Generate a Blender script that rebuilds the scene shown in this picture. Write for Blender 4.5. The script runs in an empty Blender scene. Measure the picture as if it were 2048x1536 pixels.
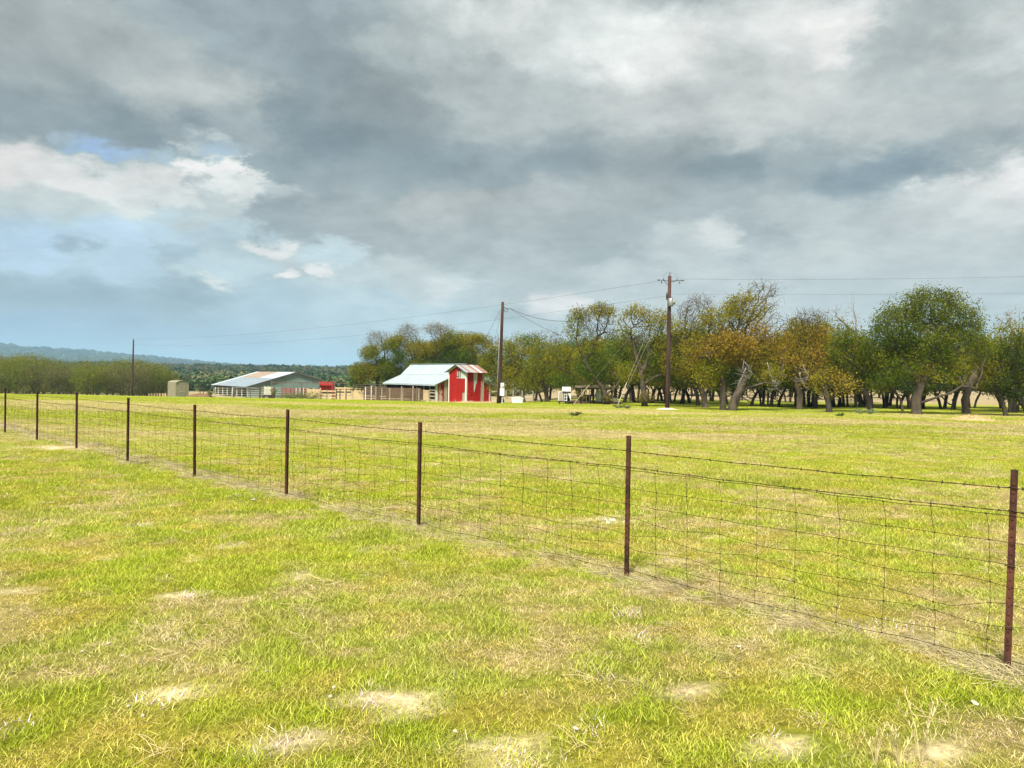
import bpy, math, random
import numpy as np
from mathutils import Vector, Matrix

random.seed(7)
rng = np.random.default_rng(7)
sc = bpy.context.scene
C = sc.collection
R = math.radians
PI = math.pi

# ------------------------------------------------------------------ camera
W0, H0, FPX = 2048.0, 1536.0, 1490.0
EYE = 1.70
PITCH, ROLL = R(0.46), R(1.0)
fwd = Vector((0, math.cos(PITCH), -math.sin(PITCH)))
rt0 = Vector((1, 0, 0))
up0 = rt0.cross(fwd)
rt = rt0 * math.cos(ROLL) + up0 * math.sin(ROLL)
upv = rt.cross(fwd)
cam_d = bpy.data.cameras.new("camera")
cam = bpy.data.objects.new("camera", cam_d); C.objects.link(cam)
cam.matrix_world = Matrix.Translation((0, 0, EYE)) @ Matrix((rt, upv, -fwd)).transposed().to_4x4()
cam_d.sensor_width = 36.0
cam_d.lens = 36.0 * FPX / W0
cam_d.clip_start, cam_d.clip_end = 0.05, 20000
sc.camera = cam

# ------------------------------------------------------------------ view
sc.view_settings.view_transform = 'Standard'
sc.view_settings.look = 'None'
sc.view_settings.gamma = 1.0
sc.view_settings.use_curve_mapping = False
sc.view_settings.exposure = 1.2
sc.render.engine = 'CYCLES'
cy = sc.cycles
cy.use_denoising = True
cy.max_bounces = 6; cy.diffuse_bounces = 3; cy.glossy_bounces = 2
cy.transmission_bounces = 3; cy.transparent_max_bounces = 6; cy.volume_bounces = 0
cy.caustics_reflective = False; cy.caustics_refractive = False
cy.sample_clamp_indirect = 5.0

def ray(u, v):
    return (fwd * FPX + rt * (u - W0 / 2) - upv * (v - H0 / 2)).normalized()
def P(u, v, D):
    """the point seen at photo pixel (u, v) that stands D metres in front of the camera"""
    d = ray(u, v); t = D / d.y
    return Vector((d.x * t, D, EYE + d.z * t))

# ------------------------------------------------------------------ sun and sky
SUN_EL, SUN_AZ = R(52), R(-158)          # behind the camera, a little to the left
sd = Vector((math.sin(SUN_AZ) * math.cos(SUN_EL), math.cos(SUN_AZ) * math.cos(SUN_EL), math.sin(SUN_EL)))
sun_d = bpy.data.lights.new("sun", 'SUN'); sun_d.energy = 4.2; sun_d.angle = R(11); sun_d.color = (1.0, 0.95, 0.86)
sun = bpy.data.objects.new("sun", sun_d); C.objects.link(sun)
sun.rotation_euler = sd.to_track_quat('Z', 'Y').to_euler()
sun.location = (0, -10, 30)

def srgb(r, g=None, b=None):
    f = lambda c: (c / 255 / 12.92) if c <= 10.3 else ((c / 255 + 0.055) / 1.055) ** 2.4
    return (f(r), f(g), f(b))

def build_world():
    w = bpy.data.worlds.new("World"); sc.world = w; w.use_nodes = True
    nt = w.node_tree; nt.nodes.clear(); N = nt.nodes; L = nt.links
    def math_(op, a, b=None, c=None, clamp=False):
        n = N.new('ShaderNodeMath'); n.operation = op; n.use_clamp = clamp
        for i, x in enumerate((a, b, c)):
            if x is None: continue
            if isinstance(x, (int, float)): n.inputs[i].default_value = x
            else: L.new(x, n.inputs[i])
        return n.outputs[0]
    def vm(op, a, b=None, c=None, out=0):
        n = N.new('ShaderNodeVectorMath'); n.operation = op
        for i, x in enumerate((a, b, c)):
            if x is None: continue
            if isinstance(x, tuple): n.inputs[i].default_value = x
            elif op == 'SCALE' and i == 1: L.new(x, n.inputs['Scale'])
            else: L.new(x, n.inputs[i])
        return n.outputs['Value'] if op in ('DOT_PRODUCT', 'LENGTH') else n.outputs[0]
    def noise(vec, scale, detail, rough=0.55, dist=0.0, out='Fac'):
        n = N.new('ShaderNodeTexNoise'); n.inputs['Scale'].default_value = scale
        n.inputs['Detail'].default_value = detail; n.inputs['Roughness'].default_value = rough
        n.inputs['Distortion'].default_value = dist
        L.new(vec, n.inputs['Vector']); return n.outputs[out]
    def comb(x, y, z):
        n = N.new('ShaderNodeCombineXYZ')
        for i, q in enumerate((x, y, z)):
            if isinstance(q, (int, float)): n.inputs[i].default_value = q
            else: L.new(q, n.inputs[i])
        return n.outputs[0]
    tc = N.new('ShaderNodeTexCoord')
    d = tc.outputs['Generated']
    sx = N.new('ShaderNodeSeparateXYZ'); L.new(d, sx.inputs[0])
    x, y, z = sx.outputs
    # cloud deck seen in perspective: clouds flatten and crowd together towards the horizon
    zz = math_('ADD', math_('MAXIMUM', z, -0.05), 0.30)
    deck = comb(math_('DIVIDE', x, zz), math_('DIVIDE', y, zz), 0.0)
    az = math_('ARCTAN2', x, y); el = math_('ARCSINE', z)
    wa = noise(deck, 1.9, 3, 0.55, 0.0, 'Color')
    wb = noise(deck, 6.0, 7, 0.66, 0.0, 'Color')
    wv = vm('ADD', vm('MULTIPLY', vm('SUBTRACT', wa, (0.5,) * 3), (0.22, 0.14, 0)),
            vm('MULTIPLY', vm('SUBTRACT', wb, (0.5,) * 3), (0.24, 0.17, 0)))
    low = math_('MULTIPLY_ADD', z, 2.6, 0.28, clamp=True)          # less shift low down
    wv = vm('SCALE', wv, low)
    SY = 1.9
    pe = vm('ADD', comb(az, math_('MULTIPLY', el, SY), 1.0), wv)
    p2s = N.new('ShaderNodeSeparateXYZ'); L.new(pe, p2s.inputs[0])
    pp = math_('MULTIPLY_ADD', p2s.outputs[0], p2s.outputs[0], math_('MULTIPLY', p2s.outputs[1], p2s.outputs[1]))
    # (photo u, v, sigma px, r, g, b): cloud masses placed by direction
    K = SKY_MASSES
    # each mass carries luminance and blueness; (w*L, w*B, w) runs through one chain of sums
    acc = None
    for (u, v, s, r_, g_, b_) in K:
        q = ray(u, v)
        a0, e0 = math.atan2(q.x, q.y), math.asin(q.z) * SY
        sg = s * .80 / FPX; k = 1 / (2 * sg * sg)
        # the tiny dependence on the running sum keeps the shader's working set small
        pq = pe if acc is None else vm('MULTIPLY_ADD', acc, (1e-20,) * 3, pe)
        e = math_('MULTIPLY_ADD', pp, -k, vm('DOT_PRODUCT', pq, (2 * k * a0, 2 * k * e0, -k * (a0 * a0 + e0 * e0))))
        wgt = math_('EXPONENT', e)
        c = srgb(r_, g_, b_)
        n = N.new('ShaderNodeVectorMath'); n.operation = 'MULTIPLY_ADD'
        L.new(wgt, n.inputs[0]); n.inputs[1].default_value = (c[1], (1 - c[0] / c[1]) / 0.3, 1.0)
        if acc is None: n.inputs[2].default_value = (0, 0, 0)
        else: L.new(acc, n.inputs[2])
        acc = n.outputs[0]
    # everywhere else: the same broken overcast
    n0 = noise(deck, 1.6, 3, 0.55)
    eps = 0.02
    gl = math_('MULTIPLY_ADD', n0, 1.3 * eps, -0.16 * eps)
    acc = vm('ADD', acc, comb(gl, 0.45 * eps, eps))
    ss = N.new('ShaderNodeSeparateXYZ'); L.new(acc, ss.inputs[0])
    lum = math_('DIVIDE', ss.outputs[0], ss.outputs[2]); blu = math_('DIVIDE', ss.outputs[1], ss.outputs[2])
    base = comb(math_('MULTIPLY', lum, math_('MULTIPLY_ADD', blu, -0.27, 1.035)), lum,
                math_('MULTIPLY', lum, math_('MULTIPLY_ADD', math_('POWER', math_('MAXIMUM', blu, 0.0), 3.5), 0.27, 0.955)))
    # finer billow on top of the masses
    b1 = noise(deck, 4.6, 8, 0.6, 0.25)
    b2 = noise(deck, 15.0, 5, 0.65, 0.0)
    bb = math_('ADD', math_('MULTIPLY', math_('SUBTRACT', b1, 0.5), 1.15), math_('MULTIPLY', math_('SUBTRACT', b2, 0.5), 0.7))
    amp = math_('MULTIPLY_ADD', z, 1.1, 0.42, clamp=True)
    fac = math_('MULTIPLY_ADD', bb, amp, 1.02)
    base = vm('SCALE', base, fac)
    # the lowest sky is seen through the long haze; it is a little brighter behind it
    base = vm('SCALE', base, math_('ADD', 1.0, math_('DIVIDE', 0.011, math_('ADD', math_('MAXIMUM', z, 0.0), 0.02))))
    sky = N.new('ShaderNodeTexSky'); sky.sky_type = 'NISHITA'; sky.sun_disc = False
    sky.sun_elevation = SUN_EL; sky.sun_rotation = SUN_AZ; sky.air_density = 1.0; sky.dust_density = 1.2
    mixn = N.new('ShaderNodeMixRGB'); mixn.inputs[0].default_value = 0.97
    sk = vm('MULTIPLY', sky.outputs[0], (0.1 / SKY_K,) * 3)
    L.new(sk, mixn.inputs[1]); L.new(base, mixn.inputs[2])
    bg = N.new('ShaderNodeBackground'); L.new(mixn.outputs[0], bg.inputs[0]); bg.inputs[1].default_value = SKY_K
    out = N.new('ShaderNodeOutputWorld'); L.new(bg.outputs[0], out.inputs[0])
    w.cycles.sampling_method = 'MANUAL'; w.cycles.sample_map_resolution = 256
SKY_K = 0.435
SKY_MASSES = [
 # upper left: heavy grey
 (60, 40, 90, 165, 175, 178), (150, 150, 90, 160, 170, 172), (90, 225, 70, 130, 145, 149), (270, 240, 75, 122, 138, 142),
 (300, 110, 70, 168, 178, 180), (430, 160, 65, 184, 190, 188), (470, 245, 50, 150, 164, 167), (480, 40, 90, 152, 169, 176),
 (620, 130, 90, 132, 147, 150), (650, 255, 75, 120, 136, 141), (760, 210, 75, 138, 150, 153), (800, 90, 60, 170, 182, 186),
 (900, 60, 60, 205, 214, 218), (1010, 40, 60, 226, 234, 238), (940, 180, 60, 168, 178, 180), (560, 320, 40, 138, 154, 160),
 (680, 340, 60, 142, 156, 160), (820, 310, 70, 134, 150, 155), (600, 430, 42, 146, 160, 167), (700, 420, 50, 160, 170, 172),
 (900, 400, 70, 176, 182, 180), (960, 330, 50, 142, 157, 161), (860, 490, 50, 158, 168, 174), (980, 470, 50, 160, 170, 173),
 # top right bright, then the long dark belly
 (1130, 90, 80, 212, 220, 221), (1280, 110, 70, 236, 240, 238), (1440, 90, 70, 205, 212, 212), (1560, 60, 60, 222, 227, 226),
 (1710, 70, 55, 238, 238, 236), (1850, 60, 70, 172, 183, 187), (1910, 130, 70, 170, 180, 184), (2030, 60, 60, 205, 212, 212),
 (1120, 210, 80, 176, 186, 188), (1330, 210, 80, 192, 198, 197), (1550, 190, 90, 198, 203, 201), (1780, 210, 80, 190, 197, 195),
 (2020, 220, 60, 180, 188, 188), (1120, 320, 70, 130, 145, 148), (1290, 310, 70, 148, 160, 162), (1430, 335, 60, 122, 138, 143),
 (1620, 315, 70, 146, 160, 164), (1790, 345, 70, 116, 134, 139), (1950, 300, 50, 152, 165, 168), (1100, 420, 60, 170, 178, 177),
 (1250, 420, 70, 160, 170, 172), (1420, 400, 70, 160, 172, 175), (1600, 400, 60, 178, 188, 189), (1780, 430, 70, 188, 196, 196),
 (2035, 360, 45, 236, 234, 228), (1960, 420, 60, 208, 213, 211), (1410, 465, 36, 214, 218, 216), (1530, 470, 36, 160, 172, 176),
 (1180, 480, 60, 156, 167, 170), (1320, 500, 40, 190, 199, 200), (1680, 500, 70, 192, 200, 201), (1900, 520, 80, 186, 194, 196),
 (1060, 560, 50, 172, 182, 190), (1240, 570, 50, 190, 199, 204), (1110, 605, 26, 226, 222, 214), (1450, 570, 70, 188, 197, 200),
 (1700, 590, 70, 180, 190, 195), (1950, 620, 80, 176, 187, 194), (1250, 680, 80, 186, 198, 208), (1600, 700, 90, 192, 200, 206),
 (1900, 790, 90, 206, 214, 218), (1400, 790, 80, 196, 206, 212), (1000, 780, 80, 180, 200, 214), (640, 790, 60, 170, 192, 210), (300, 770, 60, 156, 184, 206), (40, 760, 50, 150, 180, 202),
 # left break: blue gaps, cream cumulus, pale blue, and the far bluish bank
 (20, 320, 38, 228, 222, 212), (110, 274, 16, 158, 184, 204), (160, 286, 16, 150, 188, 214), (215, 292, 20, 146, 188, 218), (265, 296, 16, 152, 188, 212), (330, 305, 20, 168, 194, 212),
 (430, 308, 22, 160, 186, 205), (395, 285, 18, 190, 202, 208), (150, 330, 36, 232, 230, 222), (280, 345, 36, 226, 226, 220),
 (390, 335, 22, 244, 242, 234), (470, 345, 22, 242, 240, 232), (400, 358, 12, 176, 186, 190), (480, 385, 30, 224, 228, 226), (300, 395, 34, 214, 220, 220),
 (60, 395, 45, 190, 202, 212), (180, 400, 40, 188, 200, 210), (560, 380, 24, 186, 198, 206), (430, 425, 36, 184, 196, 208),
 (60, 455, 40, 176, 208, 230), (230, 455, 40, 178, 208, 230), (380, 455, 34, 178, 206, 228), (500, 470, 30, 176, 200, 218),
 (140, 492, 24, 150, 174, 190), (270, 500, 22, 176, 204, 222), (365, 498, 26, 158, 182, 196), (548, 493, 15, 226, 226, 220),
 (660, 498, 30, 190, 212, 222), (60, 525, 36, 174, 204, 224), (250, 535, 40, 176, 204, 224), (450, 530, 34, 184, 206, 222),
 (452, 557, 13, 232, 230, 218), (565, 556, 15, 238, 234, 222), (642, 532, 13, 232, 230, 222), (700, 560, 30, 190, 206, 216),
 (820, 560, 40, 186, 196, 204), (880, 590, 26, 214, 220, 222), (60, 575, 40, 142, 164, 182), (200, 590, 42, 138, 160, 180),
 (350, 600, 45, 142, 163, 184), (520, 610, 50, 164, 188, 210), (700, 620, 60, 176, 198, 216), (880, 650, 60, 180, 200, 216),
 (60, 660, 50, 140, 168, 192), (250, 665, 50, 142, 168, 194), (450, 680, 50, 150, 175, 198), (640, 710, 60, 166, 190, 210),
]
build_world()

# ------------------------------------------------------------------ helpers
def tag(o, label=None, cat=None, group=None, kind=None):
    if label: o['label'] = label
    if cat: o['category'] = cat
    if group: o['group'] = group
    if kind: o['kind'] = kind
    return o
def empty(name, loc, rz=0.0, label=None, cat=None, group=None):
    o = bpy.data.objects.new(name, None); C.objects.link(o)
    o.location = loc; o.rotation_euler = (0, 0, rz); o.empty_display_size = 0.3
    return tag(o, label, cat, group)
def link(name, mesh, parent=None):
    o = bpy.data.objects.new(name, mesh); C.objects.link(o)
    if parent is not None: o.parent = parent
    return o

class MB:
    """collects boxes, beams, tubes and polygons and links them as one mesh object"""
    def __init__(s): s.v = []; s.f = []
    def poly(s, pts):
        n = len(s.v); s.v += [tuple(p) for p in pts]; s.f.append(tuple(range(n, n + len(pts)))); return s
    def hexa(s, c):
        n = len(s.v); s.v += [tuple(p) for p in c]
        for f in ((0, 3, 2, 1), (4, 5, 6, 7), (0, 1, 5, 4), (1, 2, 6, 5), (2, 3, 7, 6), (3, 0, 4, 7)):
            s.f.append(tuple(n + i for i in f))
        return s
    def box(s, x0, x1, y0, y1, z0, z1):
        return s.hexa([(x0, y0, z0), (x1, y0, z0), (x1, y1, z0), (x0, y1, z0), (x0, y0, z1), (x1, y0, z1), (x1, y1, z1), (x0, y1, z1)])
    def beam(s, a, b, w, h=None, up=(0, 0, 1)):
        h = w if h is None else h
        a = Vector(a); b = Vector(b); d = (b - a).normalized(); u = Vector(up)
        if abs(d.dot(u)) > 0.98: u = Vector((0, 1, 0))
        x = d.cross(u).normalized() * (w / 2); y = x.cross(d).normalized() * (h / 2)
        return s.hexa([a - x - y, a + x - y, a + x + y, a - x + y, b - x - y, b + x - y, b + x + y, b - x + y])
    def slab(s, quad, t):
        """a sheet of thickness t on a 3-D quad (offset along its normal)"""
        q = [Vector(p) for p in quad]; n = (q[1] - q[0]).cross(q[3] - q[0]).normalized() * t
        return s.hexa([*q, *[p + n for p in q]])
    def prism(s, pts, y0, y1):
        """outline in x-z extruded along y"""
        n = len(s.v); k = len(pts)
        s.v += [(x, y0, z) for x, z in pts] + [(x, y1, z) for x, z in pts]
        s.f.append(tuple(n + i for i in range(k))); s.f.append(tuple(n + 2 * k - 1 - i for i in range(k)))
        for i in range(k):
            j = (i + 1) % k; s.f.append((n + j, n + i, n + k + i, n + k + j))
        return s
    def tube(s, pts, r, sides=6, cap=True):
        pts = [Vector(p) for p in pts]; rs = r if isinstance(r, (list, tuple)) else [r] * len(pts)
        n0 = len(s.v); ref = None
        for i, p in enumerate(pts):
            d = (pts[min(i + 1, len(pts) - 1)] - pts[max(i - 1, 0)])
            d = d.normalized() if d.length > 1e-9 else Vector((0, 0, 1))
            if ref is None:
                ref = Vector((0, 0, 1)) if abs(d.z) < 0.9 else Vector((1, 0, 0))
            x = d.cross(ref).normalized(); y = x.cross(d).normalized(); ref = y
            for k in range(sides):
                a = 2 * PI * k / sides
                s.v.append(tuple(p + (x * math.cos(a) + y * math.sin(a)) * rs[i]))
        for i in range(len(pts) - 1):
            for k in range(sides):
                a = n0 + i * sides + k; b = n0 + i * sides + (k + 1) % sides
                s.f.append((a, b, b + sides, a + sides))
        if cap:
            s.f.append(tuple(n0 + k for k in range(sides))[::-1])
            e = n0 + (len(pts) - 1) * sides; s.f.append(tuple(e + k for k in range(sides)))
        return s
    def build(s, name, mat, parent=None, smooth=False):
        me = bpy.data.meshes.new(name); me.from_pydata(s.v, [], s.f); me.update()
        if mat: me.materials.append(mat)
        if smooth: me.polygons.foreach_set('use_smooth', [True] * len(me.polygons))
        return link(name, me, parent)

def np_mesh(name, verts, faces, nper, mat=None, col=None, smooth=False):
    """numpy arrays -> mesh; all faces have nper corners; optional per-vertex colour 'col'"""
    me = bpy.data.meshes.new(name)
    me.vertices.add(len(verts)); me.vertices.foreach_set('co', np.ascontiguousarray(verts, np.float32).ravel())
    nf = len(faces)
    me.loops.add(nf * nper); me.loops.foreach_set('vertex_index', np.ascontiguousarray(faces, np.int32).ravel())
    me.polygons.add(nf); me.polygons.foreach_set('loop_start', np.arange(nf, dtype=np.int32) * nper)
    me.update(calc_edges=True)
    if smooth: me.polygons.foreach_set('use_smooth', np.ones(nf, bool))
    if col is not None:
        a = me.color_attributes.new('col', 'FLOAT_COLOR', 'POINT')
        c = np.ones((len(verts), 4), np.float32); c[:, :3] = col; a.data.foreach_set('color', c.ravel())
    if mat: me.materials.append(mat)
    return me

# value noise in numpy
_T = np.random.default_rng(11).random((256, 256)).astype(np.float64)
def vnoise(x, y):
    xi = np.floor(x).astype(int); yi = np.floor(y).astype(int)
    fx = x - xi; fy = y - yi; fx = fx * fx * (3 - 2 * fx); fy = fy * fy * (3 - 2 * fy)
    g = lambda a, b: _T[a & 255, b & 255]
    return (g(xi, yi) * (1 - fx) + g(xi + 1, yi) * fx) * (1 - fy) + (g(xi, yi + 1) * (1 - fx) + g(xi + 1, yi + 1) * fx) * fy
def fbm(x, y, s, o=4, seed=0):
    x = np.asarray(x, float) / s + seed * 17.3; y = np.asarray(y, float) / s + seed * 9.1
    t = 0; a = 1; n = 0
    for i in range(o):
        t = t + a * vnoise(x, y); n += a; a *= 0.55; x = x * 2.03 + 5.2; y = y * 2.03 + 1.7
    return t / n
def sstep(a, b, x):
    t = np.clip((x - a) / (b - a), 0, 1); return t * t * (3 - 2 * t)

# ------------------------------------------------------------------ materials
def new_mat(name):
    m = bpy.data.materials.new(name); m.use_nodes = True
    nt = m.node_tree; b = nt.nodes['Principled BSDF']
    b.inputs['Specular IOR Level'].default_value = 0.25
    return m, nt, b
def mat(name, c1, c2=None, rough=0.8, scale=3.0, stretch=(1, 1, 1), metal=0.0, bump=0.0, contrast=(0.35, 0.65), bscale=None, coords='Object', spec=0.25, detail=6):
    m, nt, b = new_mat(name); N = nt.nodes; L = nt.links
    b.inputs['Roughness'].default_value = rough; b.inputs['Metallic'].default_value = metal
    b.inputs['Specular IOR Level'].default_value = spec
    c2 = c2 or tuple(x * 0.7 for x in c1)
    tc = N.new('ShaderNodeTexCoord'); mp = N.new('ShaderNodeMapping'); mp.inputs['Scale'].default_value = stretch
    oi = N.new('ShaderNodeObjectInfo')
    L.new(tc.outputs[coords], mp.inputs[0])
    off = N.new('ShaderNodeVectorMath'); off.operation = 'SCALE'; off.inputs[0].default_value = (7.1, 3.7, 5.3)
    L.new(oi.outputs['Random'], off.inputs['Scale']); L.new(off.outputs[0], mp.inputs['Location'])
    n = N.new('ShaderNodeTexNoise'); n.inputs['Scale'].default_value = scale; n.inputs['Detail'].default_value = detail
    n.inputs['Roughness'].default_value = 0.62
    L.new(mp.outputs[0], n.inputs['Vector'])
    r = N.new('ShaderNodeValToRGB'); r.color_ramp.elements[0].position = contrast[0]; r.color_ramp.elements[1].position = contrast[1]
    r.color_ramp.elements[0].color = (*c1, 1); r.color_ramp.elements[1].color = (*c2, 1)
    L.new(n.outputs['Fac'], r.inputs[0]); L.new(r.outputs[0], b.inputs['Base Color'])
    if bump:
        n2 = N.new('ShaderNodeTexNoise'); n2.inputs['Scale'].default_value = bscale or scale * 6; n2.inputs['Detail'].default_value = 4
        L.new(mp.outputs[0], n2.inputs['Vector'])
        bp = N.new('ShaderNodeBump'); bp.inputs['Strength'].default_value = bump; bp.inputs['Distance'].default_value = 0.02
        L.new(n2.outputs['Fac'], bp.inputs['Height']); L.new(bp.outputs[0], b.inputs['Normal'])
    return m
def leaf_mat(name, trans=0.35, instancer=False, rough=0.75):
    """diffuse + thin translucent sheet, coloured by the 'col' attribute"""
    m = bpy.data.materials.new(name); m.use_nodes = True; nt = m.node_tree; N = nt.nodes; L = nt.links; N.clear()
    a = N.new('ShaderNodeAttribute'); a.attribute_name = 'col'; a.attribute_type = 'GEOMETRY'
    c = a.outputs['Color']
    if instancer:
        i = N.new('ShaderNodeAttribute'); i.attribute_name = 'icol'; i.attribute_type = 'INSTANCER'
        x = N.new('ShaderNodeMixRGB'); x.blend_type = 'MULTIPLY'; x.inputs[0].default_value = 1
        L.new(c, x.inputs[1]); L.new(i.outputs['Color'], x.inputs[2]); c = x.outputs[0]
    d = N.new('ShaderNodeBsdfDiffuse'); t = N.new('ShaderNodeBsdfTranslucent'); mx = N.new('ShaderNodeMixShader')
    mx.inputs[0].default_value = trans
    L.new(c, d.inputs[0]); L.new(c, t.inputs[0]); L.new(d.outputs[0], mx.inputs[1]); L.new(t.outputs[0], mx.inputs[2])
    o = N.new('ShaderNodeOutputMaterial'); L.new(mx.outputs[0], o.inputs[0])
    return m

M = {}
M['leaf'] = leaf_mat('oak leaves', 0.32)
M['far_leaf'] = leaf_mat('distant foliage', 0.2, True)
M['blade'] = leaf_mat('grass blades', 0.30, True)
M['straw'] = leaf_mat('dry straw', 0.2)
M['bark'] = mat('oak bark', (.032, .026, .018), (.095, .075, .050), 0.95, 3.0, (1, 1, .35), bump=0.6, bscale=14)
M['bark_dark'] = mat('dark oak bark', (.024, .019, .014), (.065, .053, .038), 0.95, 3.0, (1, 1, .35), bump=0.6, bscale=14)
M['bark_dead'] = mat('weathered dead wood', (.16, .15, .135), (.30, .28, .25), 0.9, 4.0, (1, 1, .4))
M['rust_post'] = mat('rusty post steel', (.034, .017, .013), (.11, .040, .024), 0.85, 9.0, (1, 1, .5), bump=0.25, contrast=(.38, .62))
M['wire'] = mat('weathered fence wire', (.022, .016, .013), (.055, .036, .026), 0.6, 12.0, metal=0.3)
M['pole_wood'] = mat('creosoted pole timber', (.028, .015, .012), (.072, .038, .028), 0.9, 2.0, (3, 3, .25), bump=0.3)
M['galv'] = mat('galvanised steel', (.20, .21, .20), (.30, .31, .30), 0.5, 5.0, metal=0.35)
M['white_box'] = mat('painted meter box', (.70, .71, .70), (.60, .61, .60), 0.5, 6.0)
M['dark_metal'] = mat('dark iron fittings', (.03, .03, .032), (.06, .055, .05), 0.6, 8.0, metal=0.4)
M['cable'] = mat('service cable', (.05, .05, .055), (.08, .08, .085), 0.6, 8.0)
M['guy_cover'] = mat('guy wire guard', (.46, .41, .30), (.36, .32, .24), 0.6, 4.0)
M['red_paint'] = mat('red barn paint', (.33, .007, .006), (.22, .007, .006), 0.75, 2.2, (4, 4, .6), contrast=(.4, .75))
M['white_trim'] = mat('white trim paint', (.62, .60, .55), (.36, .33, .28), 0.7, 3.0, (3, 3, .6), contrast=(.5, .8))
M['bare_tin'] = mat('bare tin patch', (.30, .38, .36), (.42, .46, .43), 0.6, 2.0, (2, 2, .5))
M['grey_plank'] = mat('weathered grey planks', (.20, .17, .12), (.38, .34, .26), 0.9, 3.0, (6, 6, .4), bump=0.3)
M['tan_plank'] = mat('tan corral boards', (.42, .29, .15), (.60, .46, .27), 0.9, 3.0, (3, 3, .8), bump=0.3)
M['brown_plank'] = mat('brown stained boards', (.065, .040, .028), (.15, .095, .06), 0.9, 3.0, (4, 4, .8), bump=0.3)
M['tin_roof'] = mat('pale tin roof', (.32, .375, .40), (.39, .445, .47), 0.45, 0.6, metal=0.15, spec=0.4)
M['silver_roof'] = mat('bright silver roof', (.48, .54, .57), (.56, .61, .64), 0.4, 0.8, metal=0.2, spec=0.4)
M['slate_roof'] = mat('grey blue roof sheet', (.24, .29, .33), (.30, .35, .38), 0.5, 0.5, metal=0.15, spec=0.4)
M['rust_roof'] = mat('rusted roof sheet', (.17, .070, .042), (.30, .19, .14), 0.8, 1.5, (3, .6, 1), contrast=(.3, .7))
M['brown_roof'] = mat('brown weathered roof sheet', (.26, .20, .15), (.36, .28, .21), 0.8, 0.8)
M['dark_trim'] = mat('dark roof trim', (.05, .055, .06), (.08, .08, .08), 0.7, 3.0)
M['green_wall'] = mat('pale green metal wall', (.125, .185, .160), (.165, .23, .195), 0.6, 0.7, (1, 1, .6), spec=0.3)
M['tan_wall'] = mat('tan shed metal', (.20, .185, .125), (.26, .24, .165), 0.65, 1.5, (2, 2, .7))
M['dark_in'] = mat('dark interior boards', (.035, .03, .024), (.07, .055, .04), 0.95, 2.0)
M['red_steel'] = mat('red painted steel', (.42, .02, .02), (.30, .02, .018), 0.6, 3.0, contrast=(.45, .8))
M['pipe'] = mat('pipe rail', (.06, .04, .035), (.13, .09, .07), 0.7, 4.0)
M['pale_pipe'] = mat('pale pipe rail', (.42, .42, .33), (.52, .50, .40), 0.6, 4.0)
M['stone'] = mat('limestone', (.38, .34, .26), (.55, .51, .42), 0.9, 14.0, bump=0.5)
M['plastic_white'] = mat('white plastic', (.80, .82, .84), (.72, .75, .78), 0.4, 3.0)
def peeling(name, base, under, thr):
    m, nt, b = new_mat(name); N = nt.nodes; L = nt.links; b.inputs['Roughness'].default_value = .8
    tc = N.new('ShaderNodeTexCoord'); mp = N.new('ShaderNodeMapping'); mp.inputs['Scale'].default_value = (5, 5, .9); L.new(tc.outputs['Object'], mp.inputs[0])
    oi = N.new('ShaderNodeObjectInfo'); of = N.new('ShaderNodeVectorMath'); of.operation = 'SCALE'; of.inputs[0].default_value = (9, 5, 4); L.new(oi.outputs['Random'], of.inputs['Scale']); L.new(of.outputs[0], mp.inputs['Location'])
    n = N.new('ShaderNodeTexNoise'); n.inputs['Scale'].default_value = 1.6; n.inputs['Detail'].default_value = 7; n.inputs['Roughness'].default_value = .7; L.new(mp.outputs[0], n.inputs['Vector'])
    sp = N.new('ShaderNodeSeparateXYZ'); L.new(tc.outputs['Object'], sp.inputs[0])
    g = N.new('ShaderNodeMapRange'); g.inputs[1].default_value = 0; g.inputs[2].default_value = .9; g.inputs[3].default_value = .13; g.inputs[4].default_value = 0; L.new(sp.outputs[2], g.inputs[0])   # the paint goes first near the ground
    ad = N.new('ShaderNodeMath'); ad.operation = 'ADD'; L.new(n.outputs['Fac'], ad.inputs[0]); L.new(g.outputs[0], ad.inputs[1])
    r = N.new('ShaderNodeValToRGB'); e = r.color_ramp.elements; e[0].position = .35; e[0].color = (*[x * .62 for x in base], 1); e[1].position = thr - .03; e[1].color = (*base, 1)
    q = e.new(thr + .02); q.color = (*under, 1); L.new(ad.outputs[0], r.inputs[0]); L.new(r.outputs[0], b.inputs['Base Color']); return m
M['red_paint'] = peeling('old red barn paint', (.34, .008, .006), (.26, .17, .13), .70)
M['red_peel'] = peeling('peeling red barn paint', (.24, .012, .010), (.36, .31, .25), .53)
M['glass'] = mat('dull window glass', (.10, .13, .13), (.22, .26, .25), 0.15, 2.0, spec=0.5)
M['dirt_pad'] = mat('pale caliche', (.62, .55, .40), (.75, .68, .52), 0.95, 4.0, bump=0.5)

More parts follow.
